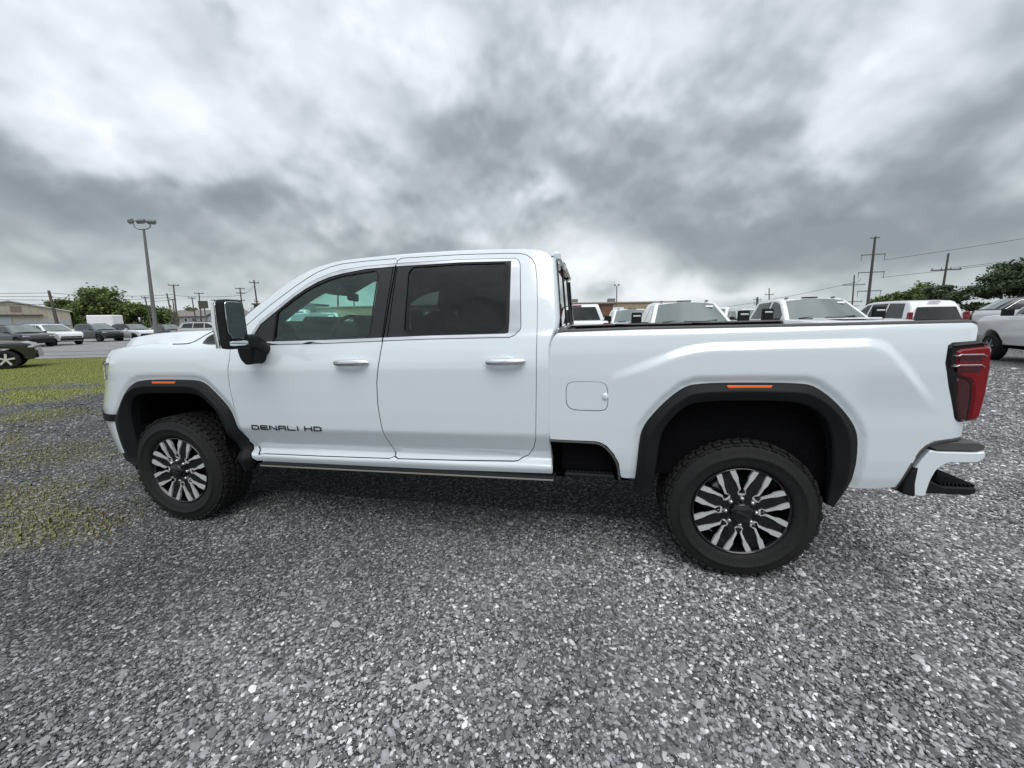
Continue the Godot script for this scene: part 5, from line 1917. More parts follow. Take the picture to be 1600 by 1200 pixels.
func build_ground() -> void:
	patchy.noise_type = FastNoiseLite.TYPE_SIMPLEX_SMOOTH
	patchy.frequency = 0.35
	patchy.fractal_octaves = 3
	patchy.seed = 4
	var xs := axis_steps(0.0, 12.0, 0.28, 900.0)
	var zs := axis_steps(-3.0, 10.0, 0.28, 900.0)
	var bumps := FastNoiseLite.new()
	bumps.frequency = 0.5
	bumps.seed = 3
	var vs := PackedVector3Array()
	var ns := PackedVector3Array()
	var cs := PackedColorArray()
	var us := PackedVector2Array()
	for z in zs:
		for x in xs:
			var f := 1.0 - ss(14.0, 30.0, Vector2(x, z).length())
			vs.append(Vector3(x, ground_y(x, z) + bumps.get_noise_2d(x * 2.0, z * 2.0) * 0.012 * f - 0.006, z))
			ns.append(Vector3.UP)
			us.append(Vector2(x, z) / 1.35)
			var g := greenness(x, z)
			var t := 0.5 + 0.5 * patchy.get_noise_2d(x * 0.5 + 9.0, z * 0.5)
			var grit := Color(0.36, 0.365, 0.37).lerp(Color(0.68, 0.685, 0.685), ss(-2.5, 5.0, x + (t - 0.5) * 3.0))
			var moss := Color(1.0, 0.97, 0.34).lerp(Color(0.84, 0.94, 0.28), t).lerp(Color(0.62, 0.57, 0.36), ss(-7.0, -5.5, x))
			cs.append(grit.lerp(moss, g * 0.92))
	var ix := PackedInt32Array()
	var w := xs.size()
	for j in zs.size() - 1:
		for i in w - 1:
			var a := j * w + i
			ix.append_array([a, a + 1, a + w + 1, a, a + w + 1, a + w])
	var arr := []
	arr.resize(Mesh.ARRAY_MAX)
	arr[Mesh.ARRAY_VERTEX] = vs
	arr[Mesh.ARRAY_NORMAL] = ns
	arr[Mesh.ARRAY_COLOR] = cs
	arr[Mesh.ARRAY_TEX_UV] = us
	arr[Mesh.ARRAY_INDEX] = ix
	var am := ArrayMesh.new()
	am.add_surface_from_arrays(Mesh.PRIMITIVE_TRIANGLES, arr)
	var m := StandardMaterial3D.new()
	m.vertex_color_use_as_albedo = true
	m.roughness = 0.95
	# chips of stone: one tone per cell, two sizes mixed
	var size := 1024
	var cell := FastNoiseLite.new()
	cell.noise_type = FastNoiseLite.TYPE_CELLULAR
	cell.cellular_return_type = FastNoiseLite.RETURN_CELL_VALUE
	cell.cellular_jitter = 1.0
	cell.frequency = 0.085
	cell.seed = 12
	cell.fractal_type = FastNoiseLite.FRACTAL_NONE
	var t1 := NoiseTexture2D.new()
	t1.width = size
	t1.height = size
	t1.seamless = true
	t1.seamless_blend_skirt = 0.05
	t1.normalize = false
	t1.noise = cell
	var gr := Gradient.new()
	gr.offsets = PackedFloat32Array([0.0, 0.35, 0.62, 0.80, 0.93, 1.0])
	gr.colors = PackedColorArray([lin(0.06, 0.062, 0.065), lin(0.12, 0.123, 0.126), lin(0.20, 0.204, 0.208), lin(0.32, 0.328, 0.336), lin(0.60, 0.61, 0.62), lin(1.0, 1.0, 0.99)])
	t1.color_ramp = gr
	m.albedo_texture = t1
	var dist := cell.duplicate()
	dist.cellular_return_type = FastNoiseLite.RETURN_DISTANCE2_SUB
	var t2 := NoiseTexture2D.new()
	t2.width = size
	t2.height = size
	t2.seamless = true
	t2.seamless_blend_skirt = 0.05
	t2.noise = dist
	m.heightmap_enabled = true
	m.heightmap_texture = t2
	m.heightmap_scale = 0.8
	var g0 := put("ground", am, m, self)
	g0.set_meta("kind", "structure")
	# paved lot beyond the verge
	var lot := MB.new()
	var poly := P2([-15.5, -15.2, -22.6, -12.6, -34.0, -8.4, -60.0, -0.5, -150.0, 10.0, -150.0, -80.0, -60.0, -80.0, -24.0, -40.0, -12.0, -22.0])
	var ids := Geometry2D.triangulate_polygon(poly)
	for k in range(0, ids.size(), 3):
		lot.flat(Vector3(poly[ids[k]].x, 0.012, poly[ids[k]].y), Vector3(poly[ids[k + 1]].x, 0.012, poly[ids[k + 1]].y), Vector3(poly[ids[k + 2]].x, 0.012, poly[ids[k + 2]].y), Vector3.UP)
	struct("parking_lot", lot, rough_mat(lin(0.20, 0.20, 0.203), lin(0.27, 0.27, 0.272), 0.95, 0.15, 0.0))
	var cr := MB.new()   # seam of darker filler along the lot
	for q in [[-22.0, -15.2, -40.0, -9.6], [-18.0, -19.5, -46.0, -12.8]]:
		var a := Vector3(q[0], 0.017, q[1])
		var b := Vector3(q[2], 0.017, q[3])
		var s := (b - a).cross(Vector3.UP).normalized() * 0.22
		cr.quad(a - s, b - s, b + s, a + s, Vector3.UP)
	struct("road_markings", cr, mat(lin(0.12, 0.12, 0.12), 0.95))

func stone_mesh(sd: int, flatness: float) -> ArrayMesh:
	var rng := RandomNumberGenerator.new()
	rng.seed = sd
	var t := (1.0 + sqrt(5.0)) / 2.0
	var p := [Vector3(-1, t, 0), Vector3(1, t, 0), Vector3(-1, -t, 0), Vector3(1, -t, 0), Vector3(0, -1, t), Vector3(0, 1, t), Vector3(0, -1, -t), Vector3(0, 1, -t), Vector3(t, 0, -1), Vector3(t, 0, 1), Vector3(-t, 0, -1), Vector3(-t, 0, 1)]
	for k in 12:
		var q: Vector3 = p[k].normalized() * rng.randf_range(0.62, 1.15)
		p[k] = Vector3(q.x * 1.35, q.y * flatness, q.z * 0.85)
	var f := [0, 11, 5, 0, 5, 1, 0, 1, 7, 0, 7, 10, 0, 10, 11, 1, 5, 9, 5, 11, 4, 11, 10, 2, 10, 7, 6, 7, 1, 8, 3, 9, 4, 3, 4, 2, 3, 2, 6, 3, 6, 8, 3, 8, 9, 4, 9, 5, 2, 4, 11, 6, 2, 10, 8, 6, 7, 9, 8, 1]
	var mb := MB.new()
	for k in range(0, 60, 3):
		mb.flat(p[f[k]], p[f[k + 1]], p[f[k + 2]], p[f[k]] + p[f[k + 1]] + p[f[k + 2]])
	return mb.mesh()

func scatter(called: String, mesh: Mesh, m: Material, where: Array, tints: PackedColorArray) -> void:
	var mm := MultiMesh.new()
	mm.transform_format = MultiMesh.TRANSFORM_3D
	mm.use_colors = true
	mm.mesh = mesh
	mm.instance_count = where.size()
	for i in where.size():
		mm.set_instance_transform(i, where[i])
		mm.set_instance_color(i, tints[i])
	var o := MultiMeshInstance3D.new()
	o.name = fresh(called, self)
	o.multimesh = mm
	o.material_override = m
	o.set_meta("kind", "stuff")
	o.set_meta("category", "gravel" if called == "gravel" else "grass")
	o.set_meta("label", "loose grey and white crushed stone covering the lot" if called == "gravel" else "thin yellow green grass growing through the gravel")
	add_child(o, true)

func build_gravel() -> void:
	var rng := RandomNumberGenerator.new()
	rng.seed = 77
	var m := StandardMaterial3D.new()
	m.vertex_color_use_as_albedo = true
	m.roughness = 0.85
	var kinds := 4
	var where := []
	var tints := []
	for k in kinds:
		where.append([])
		tints.append(PackedColorArray())
	var eye := Vector2(3.13, 2.285)
	var fwd := atan2(-0.97, -0.19)
	for ring in [[0.2, 2.6, 160000, 0.0024, 0.0112, 1.65], [2.6, 5.0, 250000, 0.0030, 0.0125, 1.55], [5.0, 9.0, 175000, 0.0055, 0.0165, 1.25], [9.0, 18.0, 130000, 0.010, 0.025, 1.15]]:
		for i in ring[2]:
			var r := sqrt(lerpf(ring[0] * ring[0], ring[1] * ring[1], rng.randf()))
			var a := fwd + rng.randf_range(-ring[5], ring[5])
			var x := eye.x + cos(a) * r
			var z := eye.y + sin(a) * r
			var sz: float = ring[3] + (ring[4] - ring[3]) * pow(rng.randf(), 3.2)
			var tone := rng.randf()
			if rng.randf() < 0.02:
				sz *= rng.randf_range(1.3, 2.3)
				tone = minf(tone, 0.8)
			var jit := rng.randf_range(0.75, 1.3)
			var spin := rng.randf() * TAU
			var tip := rng.randf_range(-0.45, 0.45)
			var kk := rng.randi() % kinds
			var warm := rng.randf_range(-0.02, 0.03)
			if x > -0.2 and x < 4.4 and z < -0.6 and z > -1.7:
				continue
			var g := greenness(x, z)
			if g > 0.25 and rng.randf() < g * 0.85:
				continue
			var coarse := ss(-1.5, 4.5, x + patchy.get_noise_2d(x * 0.8, z * 0.8) * 2.0)
			sz *= lerpf(0.85, 1.08, coarse)
			var v := 0.055
			tone -= (coarse - 0.5) * 0.16
			if tone < 0.0:
				v = 0.42
			elif tone < 0.33:
				v = 0.085
			elif tone < 0.60:
				v = 0.14
			elif tone < 0.82:
				v = 0.20
			elif tone < 0.975:
				v = 0.30
			else:
				v = 0.44
			if tone < 0.88 and coarse > rng.randf():
				v *= 1.35
			v *= jit * lerpf(0.74, 1.22, coarse) * (1.0 + 0.30 * patchy.get_noise_2d(x * 1.9 + 31.0, z * 1.9))
			var b := Basis(Vector3.UP, spin) * Basis(Vector3(1, 0, 0), tip)
			where[kk].append(Transform3D(b.scaled(Vector3.ONE * sz), Vector3(x, ground_y(x, z) + sz * 0.25 - 0.004, z)))
			tints[kk].append(Color(v * (1.0 + warm), v, v * (1.02 - warm)))
	for k in kinds:
		scatter("gravel", stone_mesh(20 + k, 0.62 if k % 2 == 0 else 0.40), m, where[k], tints[k])

func build_grass() -> void:
	var rng := RandomNumberGenerator.new()
	rng.seed = 31
	var mb := MB.new()
	for k in 9:
		var a := rng.randf() * TAU
		var o := Vector3(cos(a), 0, sin(a)) * rng.randf_range(0.0, 0.05)
		var h := rng.randf_range(0.5, 1.0)
		var lean := Vector3(rng.randf_range(-0.5, 0.5), 0, rng.randf_range(-0.5, 0.5)) * h
		var sd := Vector3(cos(a + 1.2), 0, sin(a + 1.2)) * 0.045
		var p1 := o + Vector3(0, 0.55 * h, 0) + lean * 0.35
		var p2 := o + Vector3(0, h, 0) + lean
		mb.tri(o - sd, o + sd, p1 + sd * 0.7, Vector3.UP, Vector3.UP, Vector3.UP)
		mb.tri(o - sd, p1 + sd * 0.7, p1 - sd * 0.7, Vector3.UP, Vector3.UP, Vector3.UP)
		mb.tri(p1 - sd * 0.7, p1 + sd * 0.7, p2, Vector3.UP, Vector3.UP, Vector3.UP)
	var m := StandardMaterial3D.new()
	m.vertex_color_use_as_albedo = true
	m.roughness = 0.9
	m.backlight_enabled = true
	m.backlight = Color(0.25, 0.25, 0.1)
	var where := []
	var tints := PackedColorArray()
	for i in 480000:
		var x := 0.0
		var z := 0.0
		if i < 120000:
			x = rng.randf_range(-8.0, 0.5)
			z = rng.randf_range(-4.0, 1.4)
		elif i < 126000:
			x = rng.randf_range(14.0, 26.0)
			z = rng.randf_range(-12.0, -5.0)
		else:
			x = rng.randf_range(-34.0, -6.0)
			z = rng.randf_range(-17.0, 2.0)
		var keep := rng.randf()
		var hh := rng.randf()
		var sp := rng.randf() * TAU
		var dry := rng.randf()
		var g := greenness(x, z)
		if keep > g * (0.45 if i < 120000 else 1.0) or g < 0.12:
			continue
		var s := lerpf(0.015, 0.055, hh * hh) * (0.8 + 0.5 * g)
		if x < -6.0:
			s *= 0.75
		else:
			s *= 0.62 if dry > 0.05 else 1.0
		where.append(Transform3D(Basis(Vector3.UP, sp).scaled(Vector3(s * 1.5, s, s * 1.5)), Vector3(x, ground_y(x, z) - 0.004, z)))
		var c := Color(0.46, 0.45, 0.12).lerp(Color(0.32, 0.40, 0.09), hh)
		if dry < 0.25:
			c = Color(0.42, 0.36, 0.18)
		if x > -6.5:
			c = c.lerp(Color(0.24, 0.215, 0.12), 0.6)
		tints.append(c)
	scatter("grass", mb.mesh(), m, where, tints)

# ---------------------------------------------------------------- poles and wires
func pole(label: String, group: String, base: Vector3, top: Vector3, r0: float, arms: Array, m: Material, called := "utility_pole") -> Node3D:
	var o := thing(called, label, "utility pole" if called == "utility_pole" else "pylon", base, 0.0, group)
	var t := top - base
	var p := MB.new()
	p.tube([Vector3(0, -0.3, 0), t * 0.5, t], [r0, r0 * 0.85, r0 * 0.65], 10)
	part("pole", p, m, o)
	for a in arms:
		# [fraction of height, half length, direction angle, insulators]
		var c: Vector3 = t * a[0]
		var d := Vector3(cos(a[2]), 0, sin(a[2]))
		var half: float = a[1] * (0.62 if a[2] < -0.5 else 1.0)
		var b := MB.new()
		b.box(c, Vector3(half * 2.0, 0.14, 0.12), 0.01, Basis(d, Vector3.UP, d.cross(Vector3.UP)))
		part("cross_arm", b, m, o)
		for k in a[3]:
			var u := lerpf(-0.92, 0.92, k / maxf(1.0, a[3] - 1.0))
			var ins := MB.new()
			var q: Vector3 = c + d * half * u
			var dy: float = a[4] if a.size() > 4 else 0.28
			ins.tube([q, q + Vector3(0, dy, 0)], [0.06, 0.045], 6)
			part("insulator", ins, M.steel, o)
	return o

func wire(label: String, a: Vector3, b: Vector3, sag: float, r := 0.022) -> void:
	var mb := MB.new()
	var pts := []
	for k in 17:
		var u := k / 16.0
		pts.append(a.lerp(b, u) - Vector3(0, sag * 4.0 * u * (1.0 - u), 0))
	mb.tube(pts, [r], 4)
	tag(part("overhead_wire", mb, M.seal, self), label, "wire", "overhead wires strung between the poles")

func build_poles() -> void:
	# three headed lamp post beside the row of suvs
	var lp := thing("light_pole", "tall dark light pole with three floodlight heads rising behind the row of suvs", "light pole", Vector3(-32.15, 0, -23.42))
	var tp := Vector3(0.45, 9.25, -0.06)
	var p := MB.new()
	p.tube([Vector3(0, -0.2, 0), tp * 0.5, tp], [0.17, 0.125, 0.08], 14)
	part("pole", p, M.steel, lp)
	var ar := MB.new()
	ar.tube([tp + Vector3(-0.85, 0.55, 0.1), tp + Vector3(-0.72, 0.12, 0.08), tp + Vector3(-0.45, -0.02, 0), tp + Vector3(0.35, -0.02, 0), tp + Vector3(0.55, 0.10, -0.08), tp + Vector3(0.62, 0.45, -0.1)], [0.04], 8)
	part("bracket", ar, M.steel, lp)
	for q in [[Vector3(-0.98, 0.62, 0.12), -0.5, 0.25], [Vector3(-0.08, 0.58, 0.05), 0.1, 0.42], [Vector3(0.72, 0.52, -0.12), 0.5, 0.25]]:
		var h := MB.new()
		var bs := Basis(Vector3(0, 1, 0), q[1]) * Basis(Vector3(1, 0, 0), 0.6)
		h.box(tp + q[0], Vector3(0.42 + q[2] * 0.5, 0.30, 0.36), 0.05, bs)
		part("floodlight", h, M.steel, lp)
	var k2 := thing("light_pole", "slim light pole with two heads standing over the tan building", "light pole", Vector3(7.6, 0, -57.7))
	var p2 := MB.new()
	p2.tube([Vector3(0, 0, 0), Vector3(-0.1, 6.5, 0)], [0.11, 0.07], 8)
	part("pole", p2, M.steel, k2)
	for s in [-1.0, 1.0]:
		var h := MB.new()
		h.box(Vector3(-0.1 + s * 0.28, 6.62, 0), Vector3(0.28, 0.2, 0.24), 0.04, Basis(Vector3(0, 0, 1), s * 0.3))
		part("floodlight", h, M.steel, k2)
	var ug := "wooden utility poles along the far roads"
	var dirn := -1.05
	pole("bare leaning wooden pole behind the tan gabled building", ug, Vector3(-77.68, 0, -43.03), Vector3(-78.04, 7.25, -42.96), 0.24, [], M.wood)
	pole("wooden pole whose cross arm shows just above the round green tree", ug, Vector3(-102.7, 0, -63.6), Vector3(-101.4, 9.75, -63.85), 0.2, [[0.99, 1.4, dirn, 3]], M.wood)
	pole("short wooden pole just before the lamp post's foot", ug, Vector3(-85.6, 0, -61.9), Vector3(-86.06, 7.6, -61.8), 0.16, [[0.98, 0.9, dirn, 3], [0.45, 0.6, dirn, 2], [0.3, 0.5, dirn, 0]], M.wood)
	pole("thin bare pole beside the tall T shaped pole", ug, Vector3(-70.5, 0, -54.6), Vector3(-70.86, 7.4, -54.5), 0.15, [], M.wood)
	pole("tall T shaped wooden pole behind the grey house", ug, Vector3(-75.2, 0, -58.8), Vector3(-74.7, 9.4, -58.9), 0.17, [[0.99, 1.3, dirn, 3], [0.35, 0.9, dirn, 1]], M.wood)
	pole("low wooden pole close beside the tall T shaped one", ug, Vector3(-77.4, 0, -60.2), Vector3(-77.2, 6.9, -60.3), 0.14, [[0.98, 0.8, dirn, 2], [0.6, 0.7, dirn, 0]], M.wood)
	pole("wooden pole above the ridge of the grey house", ug, Vector3(-81.4, 0, -67.8), Vector3(-81.5, 7.7, -67.7), 0.15, [[0.98, 1.0, dirn, 3]], M.wood)
	pole("wooden pole with one long arm right of the house ridge", ug, Vector3(-75.45, 0, -63.8), Vector3(-75.0, 8.2, -63.9), 0.15, [[0.99, 1.2, dirn, 3], [0.4, 0.5, dirn, 1]], M.wood)
	pole("wooden pole just behind the tow mirror's edge", ug, Vector3(-82.1, 0, -72.7), Vector3(-81.5, 7.5, -72.85), 0.15, [[0.98, 1.0, dirn, 3]], M.wood)
	pole("wooden pole with three cross arms above the tow mirror", ug, Vector3(-71.1, 0, -69.8), Vector3(-71.0, 9.6, -69.8), 0.18, [[0.98, 1.4, dirn, 4], [0.88, 1.3, dirn, 4], [0.72, 1.1, dirn, 2]], M.wood)
	pole("wooden pole with a lamp arm between the mirror and the windscreen pillar", ug, Vector3(-55.2, 0, -57.6), Vector3(-55.3, 9.5, -57.6), 0.16, [[0.95, 1.2, dirn, 3], [0.6, 0.5, dirn, 1, 0.5]], M.wood)
	pole("far small pole low beside the windscreen pillar, nearer the mirror", ug, Vector3(-80.0, 0, -84.0), Vector3(-80.0, 6.8, -84.0), 0.14, [[0.97, 0.9, dirn, 3]], M.wood)
	pole("far small pole touching the windscreen pillar", ug, Vector3(-62.0, 0, -75.0), Vector3(-62.0, 6.0, -75.0), 0.14, [[0.97, 0.9, dirn, 3]], M.wood)
	pole("pole seen through the driver's window above the steering wheel", ug, Vector3(-35.0, 0, -51.4), Vector3(-34.5, 7.9, -51.5), 0.15, [[0.95, 0.9, 0.2, 3], [0.85, 0.7, 0.2, 0]], M.wood)
	pole("thin pole seen through the driver's window near the door post", ug, Vector3(-38.4, 0, -60.9), Vector3(-38.0, 7.3, -61.0), 0.13, [], M.wood)
	pole("small dark pole over the white vans", ug, Vector3(42.5, 0, -97.1), Vector3(42.0, 6.2, -97.0), 0.3, [[0.9, 0.8, 0.1, 2], [0.75, 0.7, 0.1, 2]], M.wood)
	pole("thin pole with two short arms left of the second nose on truck", ug, Vector3(45.3, 0, -97.7), Vector3(44.5, 8.2, -97.5), 0.15, [[0.82, 0.9, 0.1, 2], [0.6, 0.6, 0.1, 0]], M.wood)
	pole("wooden pole with two cross arms left of the tall pylon", ug, Vector3(60.73, 0, -95.6), Vector3(60.17, 10.3, -95.5), 0.17, [[0.80, 2.0, 0.15, 4], [0.45, 1.7, 0.15, 3], [0.36, 1.2, 0.15, 0]], M.wood)
	pole("leaning wooden pole with two cross arms beside the large tree", ug, Vector3(48.12, 0, -57.5), Vector3(48.1, 9.2, -57.5), 0.15, [[0.78, 1.5, 0.12, 4], [0.50, 1.3, 0.12, 0]], M.wood)
	# tall pylon
	var tw := pole("tall single pole pylon with four wide arms rising over the white pickup rows", "", Vector3(56.8, 0, -84.65), Vector3(56.43, 16.26, -84.58), 0.27, [[0.985, 0.75, 0.1, 2, 0.15], [0.80, 1.9, 0.1, 0], [0.60, 2.1, 0.1, 0], [0.385, 1.9, 0.1, 0]], M.wood, "pylon")
	for f in [[0.80, 1.9], [0.60, 2.1], [0.385, 1.9]]:
		for s in [-1.0, 1.0]:
			var ins := MB.new()
			var q: Vector3 = Vector3(-0.37, 16.26, 0.07) * f[0] + Vector3(s * f[1], 0, 0)
			ins.tube([q, q + Vector3(0, -1.1, 0)], [0.05], 6)
			part("insulator", ins, M.steel, tw)
	# wires
	for k in 3:
		wire("sagging wire running in from the frame edge to the pylon's %s arm" % ["top", "middle", "lowest"][k], Vector3(58.3, [11.9, 8.7, 5.2][k], -84.6), Vector3(150.0, 27.0 - k * 6.0, -60.0), 1.2, 0.03)
	for k in 2:
		wire("thin wire running from the leaning pole past the large tree, %s one" % ["upper", "lower"][k], Vector3(47.9 + k * 0.6, 7.3 - k * 2.4, -57.4), Vector3(100.0, 15.0 - k * 3.2, -40.0), 0.8, 0.022)
	wire("wire from the pylon back to the pole left of it", Vector3(55.0, 8.6, -84.6), Vector3(60.3, 8.8, -95.5), 0.3, 0.03)
	wire("long wire sloping down behind the second nose on truck to the pole beside the pylon", Vector3(60.2, 8.7, -95.5), Vector3(20.0, 3.0, -140.0), 1.5, 0.035)
	for k in 4:
		wire("long wire across the sky over the tan gabled building, %s" % ["topmost", "second from the top", "third from the top", "lowest"][k], Vector3(-150.0, 8.2 + k * 0.5 - (4.0 if k == 3 else 0.0), -20.0), Vector3(-77.9, 6.9 - k * 0.55, -43.0), 0.5, 0.03)
	for k in 3:
		wire("wire behind the green trees from the bare leaning pole onwards, %s" % ["upper", "middle", "lower"][k], Vector3(-77.9, 6.9 - k * 0.6, -43.0), Vector3(-75.0, 7.6 - k * 0.5, -58.9), 0.4, 0.03)
	wire("wire between the T shaped pole and the pole with three cross arms", Vector3(-74.8, 7.4, -58.9), Vector3(-71.0, 8.0, -69.8), 0.3, 0.03)
	wire("wire between the pole with three cross arms and the pole by the windscreen pillar", Vector3(-71.0, 8.4, -69.8), Vector3(-55.3, 8.6, -57.6), 0.5, 0.03)

# ---------------------------------------------------------------- trees
func tree(label: String, at: Vector3, h: float, w: float, sd: int, leaves: int, leaf: float, c0: Color, c1: Color, layered: bool, called := "broadleaf_tree") -> Node3D:
	var o := thing(called, label, "tree", at, 0.0, "trees beyond the lot")
	var rng := RandomNumberGenerator.new()
	rng.seed = sd
	var tr := MB.new()
	var tips := []
	var th := h * 0.34
	tr.tube([Vector3(0, -0.2, 0), Vector3(0.1, th * 0.5, 0.05), Vector3(-0.05, th, 0)], [w * 0.045, w * 0.035, w * 0.03], 8)
	for k in 11:
		var a := TAU * k / 11.0 + rng.randf()
		var up := rng.randf_range(0.35, 1.0)
		var e := Vector3(cos(a) * w * 0.5 * rng.randf_range(0.45, 0.95) * sqrt(1.0 - 0.55 * up * up), h * lerpf(0.32, 0.92, up), sin(a) * w * 0.5 * rng.randf_range(0.45, 0.95) * sqrt(1.0 - 0.55 * up * up))
		var s := Vector3(0, th * rng.randf_range(0.6, 1.0), 0)
		tr.tube([s, s.lerp(e, 0.5) + Vector3(0, h * 0.04, 0), e], [w * 0.018, w * 0.010, w * 0.004], 5)
		tips.append(e)
	for k in 7:
		var a := TAU * k / 7.0 + rng.randf()
		tips.append(Vector3(cos(a) * w * 0.40, h * rng.randf_range(0.13, 0.32), sin(a) * w * 0.40))
	tips.append(Vector3(0.1, h * 0.95, 0))
	tips.append(Vector3(-w * 0.1, h * 0.8, 0.2))
	part("trunk", tr, M.wood, o)
	var cr := MB.new()
	cr.tinted = true
	var clumps := []
	for t in tips:
		for k in 4:
			var q: Vector3 = t + Vector3(rng.randf_range(-1, 1), rng.randf_range(-0.7, 0.5), rng.randf_range(-1, 1)) * w * 0.16
			q.y = clampf(q.y, h * 0.14, h * 0.97)
			clumps.append([q, w * rng.randf_range(0.10, 0.17), rng.randf()])
	for i in leaves:
		var cl: Array = clumps[rng.randi() % clumps.size()]
		var d: Vector3 = Vector3(rng.randfn(), rng.randfn() * (0.34 if layered else 0.75), rng.randfn()) * cl[1] * 0.62
		var p: Vector3 = cl[0] + d
		var nn := Vector3(rng.randfn(), rng.randfn() + 0.8, rng.randfn()).normalized()
		var u := nn.cross(Vector3(rng.randfn(), rng.randfn(), rng.randfn())).normalized()
		var v := nn.cross(u)
		var s := leaf * rng.randf_range(0.6, 1.3)
		cr.tint = c0.lerp(c1, clampf(cl[2] * 0.6 + rng.randf() * 0.5, 0, 1))
		var a := p + u * s
		var b := p + v * s * 0.5
		var c := p - u * s
		var e := p - v * s * 0.5
		cr.tri(a, b, c, nn, nn, nn)
		cr.tri(a, c, e, nn, nn, nn)
	part("crown", cr, M.leaf, o)
	return o

func build_trees() -> void:
	var m := StandardMaterial3D.new()
	m.vertex_color_use_as_albedo = true
	m.roughness = 0.8
	m.backlight_enabled = true
	m.backlight = Color(0.12, 0.16, 0.06)
	M.leaf = m
	var g0 := Color(0.075, 0.105, 0.032)
	var g1 := Color(0.155, 0.21, 0.06)
	var d0 := Color(0.042, 0.060, 0.032)
	var d1 := Color(0.085, 0.118, 0.058)
	tree("large round green tree with a lumpy crown behind the white trailer", Vector3(-98.0, 0, -61.5), 8.9, 8.6, 3, 14000, 0.33, g0, g1, false)
	tree("green tree adjoining the large round tree on the side of the tan gabled building", Vector3(-105.5, 0, -60.5), 7.2, 5.0, 4, 9000, 0.30, g0, g1, false)
	tree("lower yellowish tree between the large round tree and the light pole", Vector3(-92.6, 0, -64.5), 6.3, 6.2, 5, 9000, 0.28, Color(0.085, 0.115, 0.03), Color(0.15, 0.20, 0.05), false)
	tree("low bushy tree just behind the light pole's foot", Vector3(-89.5, 0, -66.6), 5.2, 6.0, 6, 8000, 0.28, g0, g1, false)
	tree("small tree showing over the near end of the grey house roof", Vector3(-112.0, 0, -92.0), 7.0, 5.0, 7, 4000, 0.3, d0, g1, false)
	tree("rounded treetop over the middle of the grey house", Vector3(-104.5, 0, -96.0), 9.0, 4.6, 8, 4000, 0.3, g0, g1, false)
	tree("rounded treetop over the far gable of the grey house, near the tow mirror", Vector3(-98.0, 0, -103.0), 7.6, 7.0, 9, 4000, 0.3, d0, g1, false)
	tree("small distant tree between the tow mirror and the windscreen pillar", Vector3(-74.0, 0, -95.0), 4.6, 14.0, 10, 3000, 0.3, d0, g0, false)
	tree("large dark spreading tree with gaps of sky in its crown, beside the leaning pole", Vector3(50.6, 0, -51.5), 7.3, 6.6, 11, 15000, 0.19, d0, d1, true)
	tree("brighter green tree at the frame's edge behind the large dark tree", Vector3(57.0, 0, -54.0), 6.2, 6.0, 12, 6000, 0.26, g0, g1, false)
	tree("small dark tree at the foot of the large spreading tree", Vector3(45.0, 0, -53.0), 4.9, 3.8, 13, 4500, 0.22, d0, d1, true)
	tree("round green treetop above the roof of the white crew cab with red tail lamps", Vector3(70.3, 0, -92.0), 7.6, 5.4, 14, 4500, 0.28, g0, g1, false)
	tree("low green tree between the pylon and the white crew cab's windscreen", Vector3(62.8, 0, -90.5), 5.4, 4.4, 15, 4000, 0.28, g0, g1, false)
	tree("small green tree right beside the pylon's foot", Vector3(66.3, 0, -92.0), 6.0, 3.8, 16, 4000, 0.28, g0, g1, false)
	tree("little dark tree just left of the pylon", Vector3(55.6, 0, -93.0), 5.0, 2.8, 17, 2500, 0.28, d0, d1, false)

# ---------------------------------------------------------------- buildings
func slab_building(label: String, called: String, at: Vector3, turn: float, l: float, d: float, h: float, wall: Material, roof_m: Material) -> Node3D:
	var o := thing(called, label, "building", at, turn, "")
	var w := MB.new()
	w.box(Vector3(0, h * 0.5, 0), Vector3(l, h, d))
	part("wall", w, wall, o)
	var r := MB.new()
	r.box(Vector3(0, h + 0.1, 0), Vector3(l + 0.4, 0.2, d + 0.4), 0.03)
	part("roof", r, roof_m, o)
	return o

